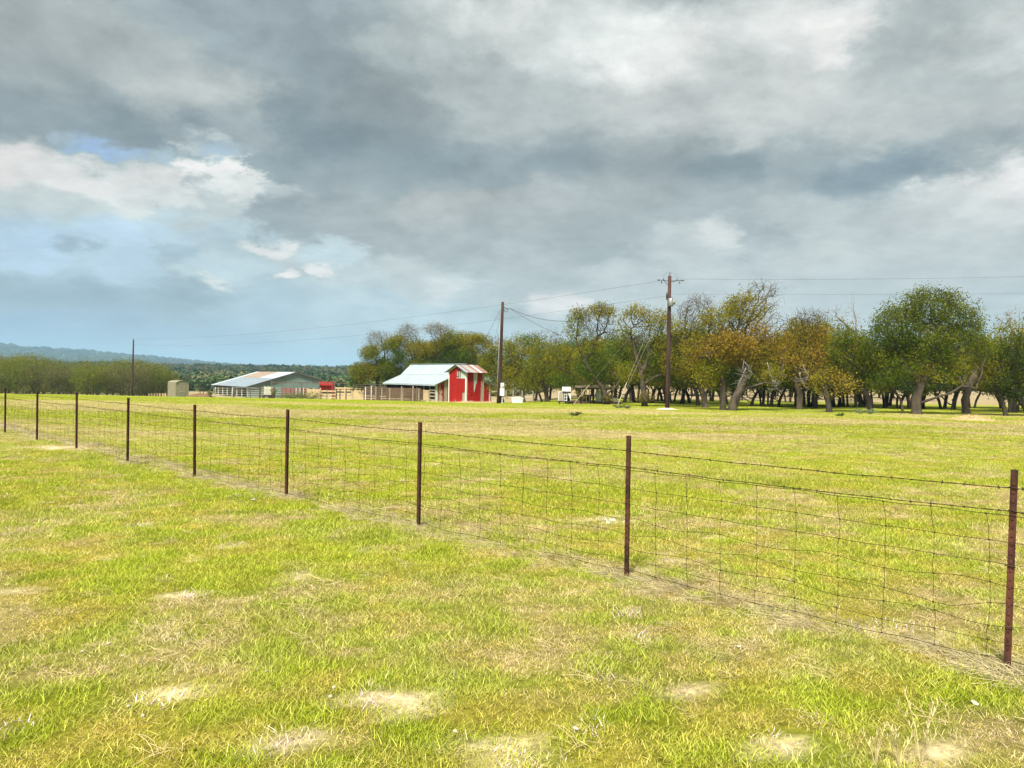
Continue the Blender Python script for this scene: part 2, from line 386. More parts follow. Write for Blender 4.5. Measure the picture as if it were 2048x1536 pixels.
# ------------------------------------------------------------------ ground shape
LT = np.array([(-60, 0), (26, 0), (40, -.08), (50, -.2), (65, -.54), (80, -.97), (100, -1.58), (115, -2.1), (132, -2.62), (150, -3.13),
               (180, -3.5), (220, -3.9), (300, -5.0), (420, -3.5), (600, 1.0), (800, 4.5), (1200, 6.5), (2000, 6), (9000, 0)], float)
RT = np.array([(-60, 0), (26, 0), (40, -.09), (50, -.22), (65, -.4), (80, -.5), (150, -.5), (330, -.6), (500, -3.5), (800, -9), (9000, -20)], float)
def gz(X, Y):
    X = np.asarray(X, float); Y = np.asarray(Y, float)
    q = X / np.maximum(Y, 12.0)
    w = sstep(-0.015, 0.11, q)
    z = np.interp(Y, LT[:, 0], LT[:, 1]) * (1 - w) + np.interp(Y, RT[:, 0], RT[:, 1]) * w
    z = z + (fbm(X, Y, 4.0, 3, 3) - 0.5) * 0.10 * sstep(2, 12, Y) * (1 - sstep(150, 400, Y)) + (fbm(X, Y, 0.6, 3, 4) - 0.5) * 0.035 * (1 - sstep(25, 60, Y))
    # the long blue ridge on the left
    far = sstep(1900, 3300, Y) * (1 - sstep(3600, 5200, Y))
    hh = 48 + np.clip(-0.0 - (q + 0.42) / 0.26, -1.05, 1.6) * 56
    hh = hh + (fbm(X, Y * 0.3, 420.0, 4, 6) - 0.5) * 26
    z = z + far * np.maximum(hh, 0) * (1 - sstep(-0.27, -0.18, q)) 
    return z
def gz1(x, y): return float(gz(np.array([x]), np.array([y]))[0])
def G(u, D):
    """point on the ground seen in photo column u at depth D"""
    p = P(u, 790, D); return Vector((p.x, D, gz1(p.x, D)))
def Gpix(u, v):
    """point on the ground seen at photo pixel (u, v)"""
    d = ray(u, v); z = 0.0
    for _ in range(8):
        t = (EYE - z) / max(-d.z, 1e-4); x, y = d.x * t, d.y * t; z = gz1(x, y)
    return Vector((x, y, z))

# ------------------------------------------------------------------ what grows where
FA, FB = Gpix(2009, 1343), Gpix(574, 993)       # two post feet give the fence line
fdir = Vector((FB.x - FA.x, FB.y - FA.y)).normalized(); fnor = Vector((fdir.y, -fdir.x))
if fnor.y > 0: fnor = -fnor                      # points to the camera's side
def patch(pl, X, Y, edge=0.5):
    """0..1 mask of hand-placed ground patches given as photo pixels (u, v, du, dv)"""
    m = np.zeros_like(X)
    n = (fbm(X, Y, 0.22, 6, 21) - 0.5) * 3.4
    for (c, rx, ry, dx) in pl:
        ex = (X - c.x - (Y - c.y) * dx) / rx; ey = (Y - c.y) / ry
        r = np.sqrt(ex * ex + ey * ey) + n
        m = np.maximum(m, 1 - sstep(1 - edge, 1 + edge * 0.4, r))
    return m
def pl(lst):
    out = []
    for (u, v, du, dv) in lst:
        c = Gpix(u, v); e = Gpix(u + du, v); t = Gpix(u, v - dv); b = Gpix(u, min(v + dv, 1800))
        out.append((c, max(abs(e.x - c.x), .05), max((t.y - b.y) / 2, .05), c.x / c.y))
    return out
BARE = pl([(600, 1478, 40, 22), (545, 1500, 30, 12), (1572, 1472, 48, 28), (770, 1402, 60, 16), (355, 1192, 34, 6), (1170, 1456, 34, 12), (340, 1390, 30, 14),
           (5, 1450, 30, 16), (1370, 1385, 40, 10), (1890, 1500, 50, 26), (1228, 1040, 24, 5), (980, 1500, 50, 10), (130, 895, 60, 4)])
LUSH = pl([(700, 1075, 150, 34), (620, 1050, 110, 26), (250, 940, 130, 22), (430, 990, 110, 22), (1290, 1290, 110, 22), (260, 1130, 90, 22), (430, 1120, 70, 12),
           (900, 1095, 80, 26), (1650, 1410, 90, 40), (1900, 1400, 130, 50), (60, 1470, 120, 50), (830, 1470, 90, 50), (1010, 1130, 60, 24), (560, 1330, 110, 50), (1180, 1330, 70, 40),
           (800, 800, 700, 12), (500, 812, 300, 12), (1650, 823, 340, 9), (1840, 835, 200, 6)])
DRY = pl([(1240, 1210, 300, 55), (1500, 1290, 330, 60), (900, 1180, 160, 50), (960, 1310, 160, 60), (620, 960, 80, 18), (1470, 1080, 220, 36), (1850, 1200, 160, 50), (150, 1060, 120, 40),
          (1930, 1480, 110, 60), (1700, 890, 300, 14), (1300, 940, 300, 20), (240, 855, 220, 14), (950, 905, 200, 12)])
G_GRASS, G_LUSH, G_DRY, G_BARE, G_TAN = (.370, .328, .046), (.235, .305, .013), (.47, .38, .150), (.60, .49, .28), (.37, .29, .16)
def ground_fields(X, Y):
    s = X * fnor.x + Y * fnor.y - (FA.x * fnor.x + FA.y * fnor.y)       # >0 = camera's side of the fence
    lush = sstep(.54, .68, fbm(X, Y, 1.6, 5, 1)) * 0.65
    lush = np.maximum(lush, patch(LUSH, X, Y, 0.8))
    lush = np.maximum(lush, sstep(.1, .35, s) * (1 - sstep(.6, 1.1, s)) * .8 * sstep(4.0, 6.0, Y) * sstep(.36, .52, fbm(X, Y, 1.2, 3, 8)))
    dry = sstep(.44, .64, fbm(X * .8, Y, .9, 6, 2)) * 0.75
    dry = np.maximum(dry, patch(DRY, X, Y, 0.9) * (0.25 + sstep(.3, .6, fbm(X, Y, .8, 4, 9)) * .75))
    strip = np.exp(-((s + 0.12) / 0.30) ** 2)
    dry = np.maximum(dry, strip * .6 * sstep(.3, .55, fbm(X, Y, .7, 3, 12)))
    dry = dry * (1 - .85 * patch(LUSH, X, Y, 0.8))
    far_dry = sstep(.42, .60, fbm(X * .45, Y, 3.5, 5, 14)) * sstep(14, 24, Y) * (1 - sstep(45, 58, Y))
    dry = np.maximum(dry, far_dry * .8)
    dry = dry * (1 - .8 * sstep(50, 62, Y)); lush = np.maximum(lush, sstep(48, 60, Y) * .8)
    bare = patch(BARE, X, Y, 0.30) * sstep(.27, .42, fbm(X, Y, .09, 3, 27))
    bare = np.maximum(bare, sstep(.76, .80, fbm(X, Y, .3, 3, 30)) * .7)
    q = X / np.maximum(Y, 12.0)
    edge = 84 + 8 * (fbm(X, Y, 30, 2, 33) - .5) + 45 * (1 - sstep(-.12, .0, q))
    tan = sstep(0, 8, Y - edge)
    return lush, dry, bare, tan, strip
def ground_color(X, Y):
    lush, dry, bare, tan, strip = ground_fields(X, Y)
    c = np.ones((*X.shape, 3)) * np.array(G_GRASS)
    mixc = lambda c, k, w: c * (1 - w[..., None]) + np.array(k) * w[..., None]
    c = mixc(c, G_LUSH, lush * .85); c = mixc(c, G_DRY, dry * .85); c = mixc(c, G_BARE, bare)
    c = mixc(c, G_TAN, tan)
    c = mixc(c, (.052, .068, .022), sstep(230, 330, Y) * (1 - sstep(0.0, 0.1, X / np.maximum(Y, 1))))   # wooded country beyond
    c = mixc(c, (.11, .12, .07), sstep(330, 500, Y) * sstep(0.0, 0.1, X / np.maximum(Y, 1)))
    return c * (0.9 + 0.2 * fbm(X, Y, .35, 2, 40))[..., None]

def build_ground():
    xs = np.concatenate([-np.geomspace(30, 7000, 70)[::-1], np.arange(-29.75, 29.8, .25), np.geomspace(30, 7000, 70)])
    ys = np.concatenate([np.linspace(-60, 1.8, 14), np.arange(2, 30, .16), np.arange(30, 70, .5), np.arange(70, 170, 2), np.geomspace(170, 7500, 80)])
    X, Y = np.meshgrid(xs, ys)
    Z = gz(X, Y); col = ground_color(X, Y)
    # thatch and soil are darker than the blades; shade among them painted in too
    thatch_shade = (1 - sstep(28, 52, Y)) * (1 - ground_fields(X, Y)[2]); col = col * (1 - .42 * thatch_shade)[..., None]
    ny, nx = X.shape
    i = np.arange(ny * nx).reshape(ny, nx)
    f = np.stack([i[:-1, :-1], i[:-1, 1:], i[1:, 1:], i[1:, :-1]], -1).reshape(-1, 4)
    m, nt, b = new_mat('pasture ground'); N = nt.nodes; L = nt.links
    b.inputs['Roughness'].default_value = 1.0; b.inputs['Specular IOR Level'].default_value = 0.05
    a = N.new('ShaderNodeAttribute'); a.attribute_name = 'col'
    tc = N.new('ShaderNodeTexCoord')
    n1 = N.new('ShaderNodeTexNoise'); n1.inputs['Scale'].default_value = 18; n1.inputs['Detail'].default_value = 8; n1.inputs['Roughness'].default_value = .7
    n2 = N.new('ShaderNodeTexNoise'); n2.inputs['Scale'].default_value = .9; n2.inputs['Detail'].default_value = 9; n2.inputs['Roughness'].default_value = .65
    L.new(tc.outputs['Object'], n1.inputs['Vector']); L.new(tc.outputs['Object'], n2.inputs['Vector'])
    mr = N.new('ShaderNodeMapRange'); mr.inputs[1].default_value = .3; mr.inputs[2].default_value = .7; mr.inputs[3].default_value = .38; mr.inputs[4].default_value = 1.25
    L.new(n1.outputs['Fac'], mr.inputs[0])
    mr2 = N.new('ShaderNodeMapRange'); mr2.inputs[1].default_value = .3; mr2.inputs[2].default_value = .7; mr2.inputs[3].default_value = .78; mr2.inputs[4].default_value = 1.2
    L.new(n2.outputs['Fac'], mr2.inputs[0])
    mm = N.new('ShaderNodeMath'); mm.operation = 'MULTIPLY'; L.new(mr.outputs[0], mm.inputs[0]); L.new(mr2.outputs[0], mm.inputs[1])
    vs = N.new('ShaderNodeVectorMath'); vs.operation = 'SCALE'; L.new(a.outputs['Color'], vs.inputs[0]); L.new(mm.outputs[0], vs.inputs['Scale'])
    L.new(vs.outputs[0], b.inputs['Base Color'])
    bp = N.new('ShaderNodeBump'); bp.inputs['Strength'].default_value = .5; bp.inputs['Distance'].default_value = .03
    L.new(n1.outputs['Fac'], bp.inputs['Height']); L.new(bp.outputs[0], b.inputs['Normal'])
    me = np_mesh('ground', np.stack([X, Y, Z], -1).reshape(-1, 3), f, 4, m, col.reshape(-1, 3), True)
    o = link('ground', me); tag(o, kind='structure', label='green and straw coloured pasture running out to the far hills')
build_ground()

# ------------------------------------------------------------------ scattered ground cover
def scatter(name, pts, rotz, scale, icol, pick, protos, label, cat=None, tilt=None):
    me = bpy.data.meshes.new(name)
    me.vertices.add(len(pts)); me.vertices.foreach_set('co', np.ascontiguousarray(pts, np.float32).ravel())
    rot = np.zeros((len(pts), 3), np.float32); rot[:, 2] = rotz
    if tilt is not None: rot[:, 0] = tilt
    a = me.attributes.new('rot', 'FLOAT_VECTOR', 'POINT'); a.data.foreach_set('vector', rot.ravel())
    scl = np.asarray(scale, np.float32); scl = np.repeat(scl[:, None], 3, 1) if scl.ndim == 1 else scl
    a = me.attributes.new('scl', 'FLOAT_VECTOR', 'POINT'); a.data.foreach_set('vector', np.ascontiguousarray(scl).ravel())
    a = me.attributes.new('pick', 'INT', 'POINT'); a.data.foreach_set('value', np.asarray(pick, np.int32))
    a = me.attributes.new('icol', 'FLOAT_COLOR', 'POINT'); c = np.ones((len(pts), 4), np.float32); c[:, :3] = icol; a.data.foreach_set('color', c.ravel())
    me.update()
    o = link(name, me); tag(o, label, cat, kind='stuff')
    ng = bpy.data.node_groups.new(name, 'GeometryNodeTree')
    ng.interface.new_socket('Geometry', in_out='INPUT', socket_type='NodeSocketGeometry')
    ng.interface.new_socket('Geometry', in_out='OUTPUT', socket_type='NodeSocketGeometry')
    N = ng.nodes; L = ng.links
    gi = N.new('NodeGroupInput'); go = N.new('NodeGroupOutput')
    g2i = N.new('GeometryNodeGeometryToInstance')
    for p in reversed(protos):
        oi = N.new('GeometryNodeObjectInfo'); oi.inputs['Object'].default_value = p; oi.inputs['As Instance'].default_value = True
        L.new(oi.outputs['Geometry'], g2i.inputs[0])
    def named(nm, ty):
        n = N.new('GeometryNodeInputNamedAttribute'); n.data_type = ty; n.inputs['Name'].default_value = nm; return n.outputs['Attribute']
    jn = N.new('GeometryNodeJoinGeometry')
    for p in protos: pass
    N.remove(g2i)
    for l in list(L): pass
    ois = [n for n in N if n.bl_idname == 'GeometryNodeObjectInfo']
    for n in ois: L.new(n.outputs['Geometry'], jn.inputs[0])
    ip = N.new('GeometryNodeInstanceOnPoints')
    L.new(gi.outputs[0], ip.inputs['Points']); L.new(jn.outputs[0], ip.inputs['Instance'])
    ip.inputs['Pick Instance'].default_value = True
    L.new(named('pick', 'INT'), ip.inputs['Instance Index'])
    e2r = N.new('FunctionNodeEulerToRotation'); L.new(named('rot', 'FLOAT_VECTOR'), e2r.inputs[0]); L.new(e2r.outputs[0], ip.inputs['Rotation'])
    L.new(named('scl', 'FLOAT_VECTOR'), ip.inputs['Scale'])
    L.new(ip.outputs[0], go.inputs[0])
    md = o.modifiers.new('scatter', 'NODES'); md.node_group = ng
    return o
def proto(name, me):
    return bpy.data.objects.new(name, me)       # never linked: it only feeds the scatter

def blade_tuft(name, nb, rad, hmin, hmax, wid, lean, seed, dryfrac=.25, segs=2, curl=1.0):
    r = np.random.default_rng(seed); V = []; F = []; Cc = []
    for i in range(nb):
        a = r.random() * 2 * PI; d = rad * math.sqrt(r.random()); bx, by = d * math.cos(a), d * math.sin(a)
        h = hmin + (hmax - hmin) * r.random() ** 1.4
        la = r.random() * 2 * PI; ln = lean * (0.3 + r.random()) * h
        wa = la + PI / 2 + (r.random() - .5) * 1.2; w = wid * (.6 + .8 * r.random())
        n = len(V)
        if r.random() < dryfrac: c = np.array([1.45, 1.32, 3.0]) * (.7 + .7 * r.random())
        else: c = np.array([1.0, 1.0, 1.0]) * (.40 + 1.15 * r.random()) * np.array([.85 + .3 * r.random(), 1, 1])
        for k in range(segs):
            t = k / segs; ww = w * (1 - t * .55)
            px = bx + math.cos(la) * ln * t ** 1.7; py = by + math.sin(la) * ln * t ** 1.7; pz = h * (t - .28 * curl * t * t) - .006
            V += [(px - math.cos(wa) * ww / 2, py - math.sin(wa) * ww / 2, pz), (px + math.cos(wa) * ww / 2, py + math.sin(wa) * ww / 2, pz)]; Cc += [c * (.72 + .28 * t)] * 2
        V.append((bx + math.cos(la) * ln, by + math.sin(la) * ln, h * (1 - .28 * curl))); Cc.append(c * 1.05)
        for k in range(segs - 1):
            a0 = n + 2 * k; F.append((a0, a0 + 1, a0 + 3)); F.append((a0, a0 + 3, a0 + 2))
        a0 = n + 2 * (segs - 1); F.append((a0, a0 + 1, a0 + 2))
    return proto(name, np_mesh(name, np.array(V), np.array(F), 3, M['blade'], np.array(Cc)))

def wedge_points(y0, y1, dens, margin=1.5, r=rng):
    """points over the ground in view (and a margin beside it) between two depths"""
    half = lambda y: y * .70 + margin
    A = (half(y0) + half(y1)) * (y1 - y0); n = int(A * dens)
    y = y0 + (y1 - y0) * r.random(int(n * 1.6)); keep = r.random(len(y)) < half(y) / half(y1)
    y = y[keep][:n]; x = (r.random(len(y)) * 2 - 1) * half(y)
    return x, y
def build_grass():
    near = [blade_tuft('grass_tuft', 38, .075, .010, .030, .0028, 1.3, s, .38) for s in (1, 2, 3)] + \
           [blade_tuft('grass_tuft', 32, .085, .010, .030, .0030, 1.8, s, .65) for s in (4, 5)]
    mid = [blade_tuft('grass_tuft', 40, .15, .016, .042, .006, 1.2, s, .35, 1) for s in (6, 7, 8)]
    far = [blade_tuft('grass_tuft', 34, .40, .02, .05, .015, 1.0, s, .35, 1) for s in (9, 10)]
    def layer(name, y0, y1, f0, f1, dens, protos, sc0, label):
        x, y = wedge_points(y0, y1, dens)
        lush, dry, bare, tan, strip = ground_fields(x, y)
        p = (1 - .93 * bare - .25 * dry * (1 - lush)) * sstep(y0 - .01, y0 + f0 + .001, y) * (1 - sstep(y1 - f1 - .001, y1, y))
        k = rng.random(len(x)) < p; x, y, lush, dry, bare = x[k], y[k], lush[k], dry[k], bare[k]
        c = ground_color(x, y) * (.88 + .36 * rng.random(len(x)))[:, None] * 1.25
        s = sc0 * (.65 + .6 * rng.random(len(x))) * (1 + .30 * lush - .25 * dry)
        scl = np.stack([s, s, s * (.8 + .5 * lush)], -1)
        z = gz(x, y)
        scatter(name, np.stack([x, y, z], -1), rng.random(len(x)) * 2 * PI, scl, c, rng.integers(0, len(protos), len(x)), protos, label, 'grass')
    layer('near_grass', 2.2, 9.5, 0, 3, 430, near, 1.0, 'short curly pasture grass, green mixed with dry blades, in the foreground')
    layer('middle_grass', 6.5, 30.0, 3, 12, 110, mid, 1.0, 'short pasture grass along and beyond the wire fence')
    layer('far_grass', 18.0, 75.0, 12, 25, 15, far, 1.0, 'short green pasture grass towards the barns and oaks')
    # pale dead stems lodged along the foot of the fence
    st = []
    for s in (31, 32, 33, 34):
        r = np.random.default_rng(s); V = []; F = []; Cc = []
        for i in range(26):
            a = r.random() * 2 * PI; n = len(V); L_ = .10 + .22 * r.random(); bx, by = (r.random(2) - .5) * .22
            el = r.random() * .9 * (1 if r.random() < .5 else .25); w = .0035
            c = np.array([1, .97, .9]) * (.7 + .5 * r.random()); bend = (r.random() - .5) * 1.2
            pts = []
            for k in range(4):
                t = k / 3; aa = a + bend * t
                pts.append((bx + math.cos(aa) * L_ * t * math.cos(el), by + math.sin(aa) * L_ * t * math.cos(el), .01 + math.sin(el) * L_ * (t - .45 * t * t)))
            for k in range(4):
                x, y, z = pts[k]; V += [(x - math.sin(a) * w / 2, y + math.cos(a) * w / 2, z), (x + math.sin(a) * w / 2, y - math.cos(a) * w / 2, z + .002)]; Cc += [c, c]
            for k in range(3):
                q = n + 2 * k; F.append((q, q + 1, q + 3)); F.append((q, q + 3, q + 2))
        st.append(proto('straw_tuft', np_mesh('straw_tuft', np.array(V), np.array(F), 3, M['blade'], np.array(Cc))))
    T = rng.random(1500) * 30 - 3.5
    off = rng.normal(0, .15, len(T)) - .06
    x = FA.x + fdir.x * T + fnor.x * off; y = FA.y + fdir.y * T + fnor.y * off
    for i_ in range(9):       # and gathered round each post's foot
        q_ = Gpix(*[(2009, 1343), (1254, 1152), (839, 1053), (574, 993), (389, 953), (254, 925), (151, 898), (72, 881), (8, 866)][i_])
        x = np.concatenate([x, q_.x + rng.normal(0, .07, 9)]); y = np.concatenate([y, q_.y + rng.normal(0, .07, 9)])
    k = (fbm(x, y, .8, 3, 50) > .40) | (rng.random(len(x)) < .2); x, y = x[k], y[k]
    c = np.array([.56, .49, .31]) * (.6 + .5 * rng.random(len(x)))[:, None]
    s = .34 + .5 * rng.random(len(x)) ** 2
    scatter('fence_straw', np.stack([x, y, gz(x, y)], -1), rng.random(len(x)) * 6.28, s, c, rng.integers(0, 4, len(x)), st, 'pale dead grass stems lodged along the foot of the wire fence', 'straw')
    # loose dry stems over the near lawn
    x, y = wedge_points(2.3, 12, 9)
    dry = ground_fields(x, y)[1]; k = rng.random(len(x)) < .15 + .8 * dry; x, y = x[k], y[k]
    c = np.array([.56, .47, .26]) * (.7 + .5 * rng.random(len(x)))[:, None]
    scatter('loose_straw', np.stack([x, y, gz(x, y)], -1), rng.random(len(x)) * 6.28, .35 + .35 * rng.random(len(x)), c, rng.integers(0, 4, len(x)), st, 'thin dry stems strewn over the mown grass', 'straw')
build_grass()

# ------------------------------------------------------------------ trees
def grow(att, trunk_paths, step=0.42, kill=0.75, infl=7.0, iters=130, r=None, jitter=0.28, bias=(0, 0, .08)):
    """space colonisation: limbs reach out of the trunk towards the attractor points"""
    pos = []; par = []; trunk_r = []
    for path, conn in trunk_paths:
        prev = conn if conn is None else int(np.argmin([np.linalg.norm(np.array(conn) - p) for p in pos]))
        prev = -1 if prev is None else prev
        pts = [np.array(p, float) for p in path]
        for a, b in zip(pts[:-1], pts[1:]):
            n = max(1, int(np.linalg.norm(b - a) / step))
            for k in range(n + (1 if b is pts[-1] else 0)):
                q = a + (b - a) * (k / n)
                if prev >= 0 and np.linalg.norm(q - pos[prev]) < 1e-3: continue
                pos.append(q); par.append(prev); prev = len(pos) - 1
    pos = [p for p in pos]; base_n = len(pos)
    att = np.array(att, float); alive = np.ones(len(att), bool)
    Pn = np.array(pos); D = np.linalg.norm(att[:, None] - Pn[None], axis=2)
    idx = D.argmin(1); dist = D.min(1)
    bias = np.array(bias)
    for it in range(iters):
        act = alive & (dist < (infl if it > 3 else 1e9))
        if not act.any():
            if not alive.any(): break
            infl *= 1.5; continue
        ids = idx[act]; dirs = att[act] - np.array(pos)[ids]; dirs /= np.linalg.norm(dirs, axis=1)[:, None] + 1e-9
        uniq, inv = np.unique(ids, return_inverse=True)
        sm = np.zeros((len(uniq), 3)); np.add.at(sm, inv, dirs)
        new = []
        for k, u in enumerate(uniq):
            d = sm[k]; nn = np.linalg.norm(d)
            d = d / nn if nn > 1e-6 else r.normal(size=3)
            mine = np.nonzero(inv == k)[0]; one = dirs[mine[r.integers(len(mine))]]
            d = d * .45 + one * .75 + r.normal(size=3) * jitter + bias; d /= np.linalg.norm(d)
            q = pos[u] + d * step
            new.append(q); pos.append(q); par.append(int(u))
        nw = np.array(new); n0 = len(pos) - len(new)
        D = np.linalg.norm(att[:, None] - nw[None], axis=2); j = D.argmin(1); dm = D[np.arange(len(att)), j]
        up = dm < dist; dist[up] = dm[up]; idx[up] = n0 + j[up]
        alive &= dist > kill
        if len(pos) > 3600: break
    return np.array(pos), np.array(par), base_n

def limb_mesh(pos, par, r_base, tip=0.014, expo=2.25, flare=1.35):
    n = len(pos); area = np.zeros(n); kids = [[] for _ in range(n)]
    for i in range(n):
        if par[i] >= 0: kids[par[i]].append(i)
    order = np.arange(n)[::-1]
    for i in order:
        if not kids[i]: area[i] = tip ** expo
        if par[i] >= 0: area[par[i]] += area[i]
    ntip = area / tip ** expo; rad = area ** (1 / expo); k_ = (rad - tip) / max(rad.max() - tip, 1e-6); rad = tip + (r_base - tip) * k_ ** 1.15
    # one tube per chain, starting at its fork
    mb = MB(); done = set()
    main = [max(k, key=lambda c: area[c]) if k else -1 for k in kids]
    starts = [(i, False) for i in range(n) if par[i] < 0] + [(c, True) for i in range(n) for c in kids[i] if c != main[i]]
    for s, fork in starts:
        ch = [s]
        while main[ch[-1]] >= 0: ch.append(main[ch[-1]])
        pts = [pos[i] for i in ch]; rr = [rad[i] for i in ch]
        if fork: pts = [pos[par[s]]] + pts; rr = [rr[0] * 1.05] + rr
        else: rr = list(np.array(rr) * (1 + (flare - 1) * np.exp(-np.arange(len(rr)) * 1.1)))
        if len(pts) < 2: continue
        b = max(rr); sides = 9 if b > .2 else 6 if b > .08 else 4 if b > .03 else 3
        # gnarl: swell and pinch a little
        rr = [q * (0.92 + 0.18 * ((math.sin(i * 2.1 + s) + 1) / 2)) for i, q in enumerate(rr)]
        mb.tube(pts, rr, sides, cap=False)
    rad = np.where(ntip <= 3.5, .01, 1.0)      # marks the leafy twigs
    return mb, rad, kids

def leaves(cent, n_per, sigma, size, cols, r, zsq=.8, hang=0.0):
    """diamond leaf sprays clustered round the twig ends"""
    m = len(cent) * n_per
    c = np.repeat(cent, n_per, 0) + np.clip(r.normal(size=(m, 3)), -1.6, 1.6) * np.array([sigma, sigma, sigma * zsq]) * (0.6 + 0.8 * np.repeat(r.random(len(cent)), n_per))[:, None]
    d = r.normal(size=(m, 3)); d /= np.linalg.norm(d, axis=1)[:, None]
    e = np.cross(d, r.normal(size=(m, 3))); e /= np.linalg.norm(e, axis=1)[:, None]
    s = size * (.5 + .7 * r.random(m))[:, None]
    V = np.stack([c - d * s, c + e * s * .5, c + d * s, c - e * s * .5], 1).reshape(-1, 3)
    F = np.arange(m * 4).reshape(m, 4)
    col = np.repeat(cols, n_per, 0) * (.78 + .42 * r.random(m))[:, None]
    return V, F, np.repeat(col, 4, 0)
def twigs(cent, n_per, ln, r, rad=.009):
    mb = MB()
    for c in cent:
        for _ in range(n_per):
            d = r.normal(size=3) + np.array([0, 0, .5]); d /= np.linalg.norm(d)
            k = c + d * ln * (.4 + .7 * r.random()); k2 = k + (d + r.normal(size=3) * .5) * ln * .45
            mb.tube([c, k, k2], [rad, rad * .7, rad * .35], 3, cap=False)
    return mb

# leaf colours: base, second, share of the second in patches
PAL = {'green': ((.080, .122, .011), (.145, .165, .012)), 'olive': ((.160, .172, .012), (.235, .205, .017)), 'dark': ((.045, .072, .012), (.085, .102, .012)),
       'orange': ((.290, .195, .026), (.210, .175, .018)), 'yellow': ((.40, .30, .035), (.28, .24, .03)), 'sparse': ((.230, .180, .070), (.180, .145, .055))}
def oak(name, label, group, base, lobes, trunks, r_trunk, D, seed, pal='green', natt=420, nleaf=17, leaf=.085, sig=.27, bark='bark', ntwig=1, dead=False, kill=.28, cat='tree', sparse_top=None, depth_k=.75):
    """base (u, v), lobes (u, v, ru, rv[, pal]), trunks [[(u, v, dy) ...] ...] all as seen in the photograph, at depth D"""
    r = np.random.default_rng(seed)
    b = G(base[0], D); ppm = FPX / D
    def loc(u, v, dy=0.0):
        p = P(u, v, D); return np.array([p.x - b.x, dy, p.z - b.z])
    natt = natt * 4; tot = sum(l[2] * l[3] * l[2] for l in lobes)
    att = []; acol = []
    for l in lobes:
        n = max(12, int(natt * (l[2] * l[3] * l[2]) / tot)); ru, rv = l[2] / ppm, l[3] / ppm
        q = r.normal(size=(n, 3)); q /= np.linalg.norm(q, axis=1)[:, None]; q *= (.35 + .65 * r.random(n) ** .5)[:, None]
        c = loc(l[0], l[1], (r.random() - .5) * ru * .6)
        att.append(c + q * np.array([ru, ru * depth_k, rv]))
    att = np.concatenate(att)
    tp = []
    for k, t in enumerate(trunks):
        pts = [loc(*q) for q in t]
        conn = None
        if k > 0 and t[0][1] < base[1] - 12: conn = pts[0]; pts = pts[1:] if len(pts) > 1 else pts
        else:
            pts[0][2] = -0.25
        tp.append((pts, conn))
    pos, par, nb = grow(att, tp, step=.26 if D < 70 else .36, kill=kill if D < 70 else kill * 1.35, r=r)
    mb, rad, kids = limb_mesh(pos, par, r_trunk, flare=1.4)
    root = empty(name, b, 0.0, label, cat, group)
    mb.build('trunk', M[bark], root, smooth=True)
    tips = np.array([pos[i] for i in range(len(pos)) if i >= nb and (len(kids[i]) == 0 or rad[i] < .035)])
    if len(tips) == 0: return root
    if not dead:      # gaps through the crown
        gp = fbm(tips[:, 0] + tips[:, 1] * .8 + 50, tips[:, 2] - tips[:, 1] * .6 + 9, 1.1, 2, seed + 3); tips = tips[gp > np.quantile(gp, .12 if D > 80 else .20)]
    if dead:
        tag(twigs(tips, 2, .5, r, .010).build('twigs', M[bark], root), kind='stuff'); return root
    # colour by the nearest lobe, with broad patches
    lc = np.array([loc(l[0], l[1]) for l in lobes]); dd = np.linalg.norm((tips[:, None] - lc[None]) * np.array([1, .4, 1]), axis=2) / np.array([l[2] for l in lobes])[None]
    near = dd.argmin(1)
    pal_i = [PAL[l[4] if len(l) > 4 else pal] for l in lobes]
    pn = sstep(.40, .62, fbm(tips[:, 0] + 31 + seed, tips[:, 2] * 1.2 + tips[:, 1], 1.9, 3, seed))
    cols = np.array([np.array(pal_i[k][0]) * (1 - w) + np.array(pal_i[k][1]) * w for k, w in zip(near, pn)])
    cols = cols * (.70 + .6 * fbm(tips[:, 0] - tips[:, 1], tips[:, 2] * 1.3 + seed, .6, 2, seed + 5))[:, None] * (.85 + .3 * r.random(len(tips)))[:, None]
    thin = np.array([(l[4] if len(l) > 4 else pal) == 'sparse' for l in lobes])[near]
    nleaf = int(nleaf * 2.3); leaf = leaf * .80
    V, F, cc = leaves(tips[~thin], nleaf, sig, leaf, cols[~thin], r)
    if thin.any():
        V2, F2, c2 = leaves(tips[thin], max(4, nleaf // 4), sig * 1.1, leaf * .75, cols[thin], r)
        F = np.concatenate([F, F2 + len(V)]); V = np.concatenate([V, V2]); cc = np.concatenate([cc, c2])
    link('crown', np_mesh('crown', V, F, 4, M['leaf'], cc), root)
    tw = tips[r.random(len(tips)) < .5] if ntwig else tips[:0]
    if len(tw): tag(twigs(tw, ntwig, .45, r).build('twigs', M[bark], root), kind='stuff')
    if thin.any(): tag(twigs(tips[thin], 2, .5, r, .009).build('bare_twigs', M[bark], root), kind='stuff')
    return root

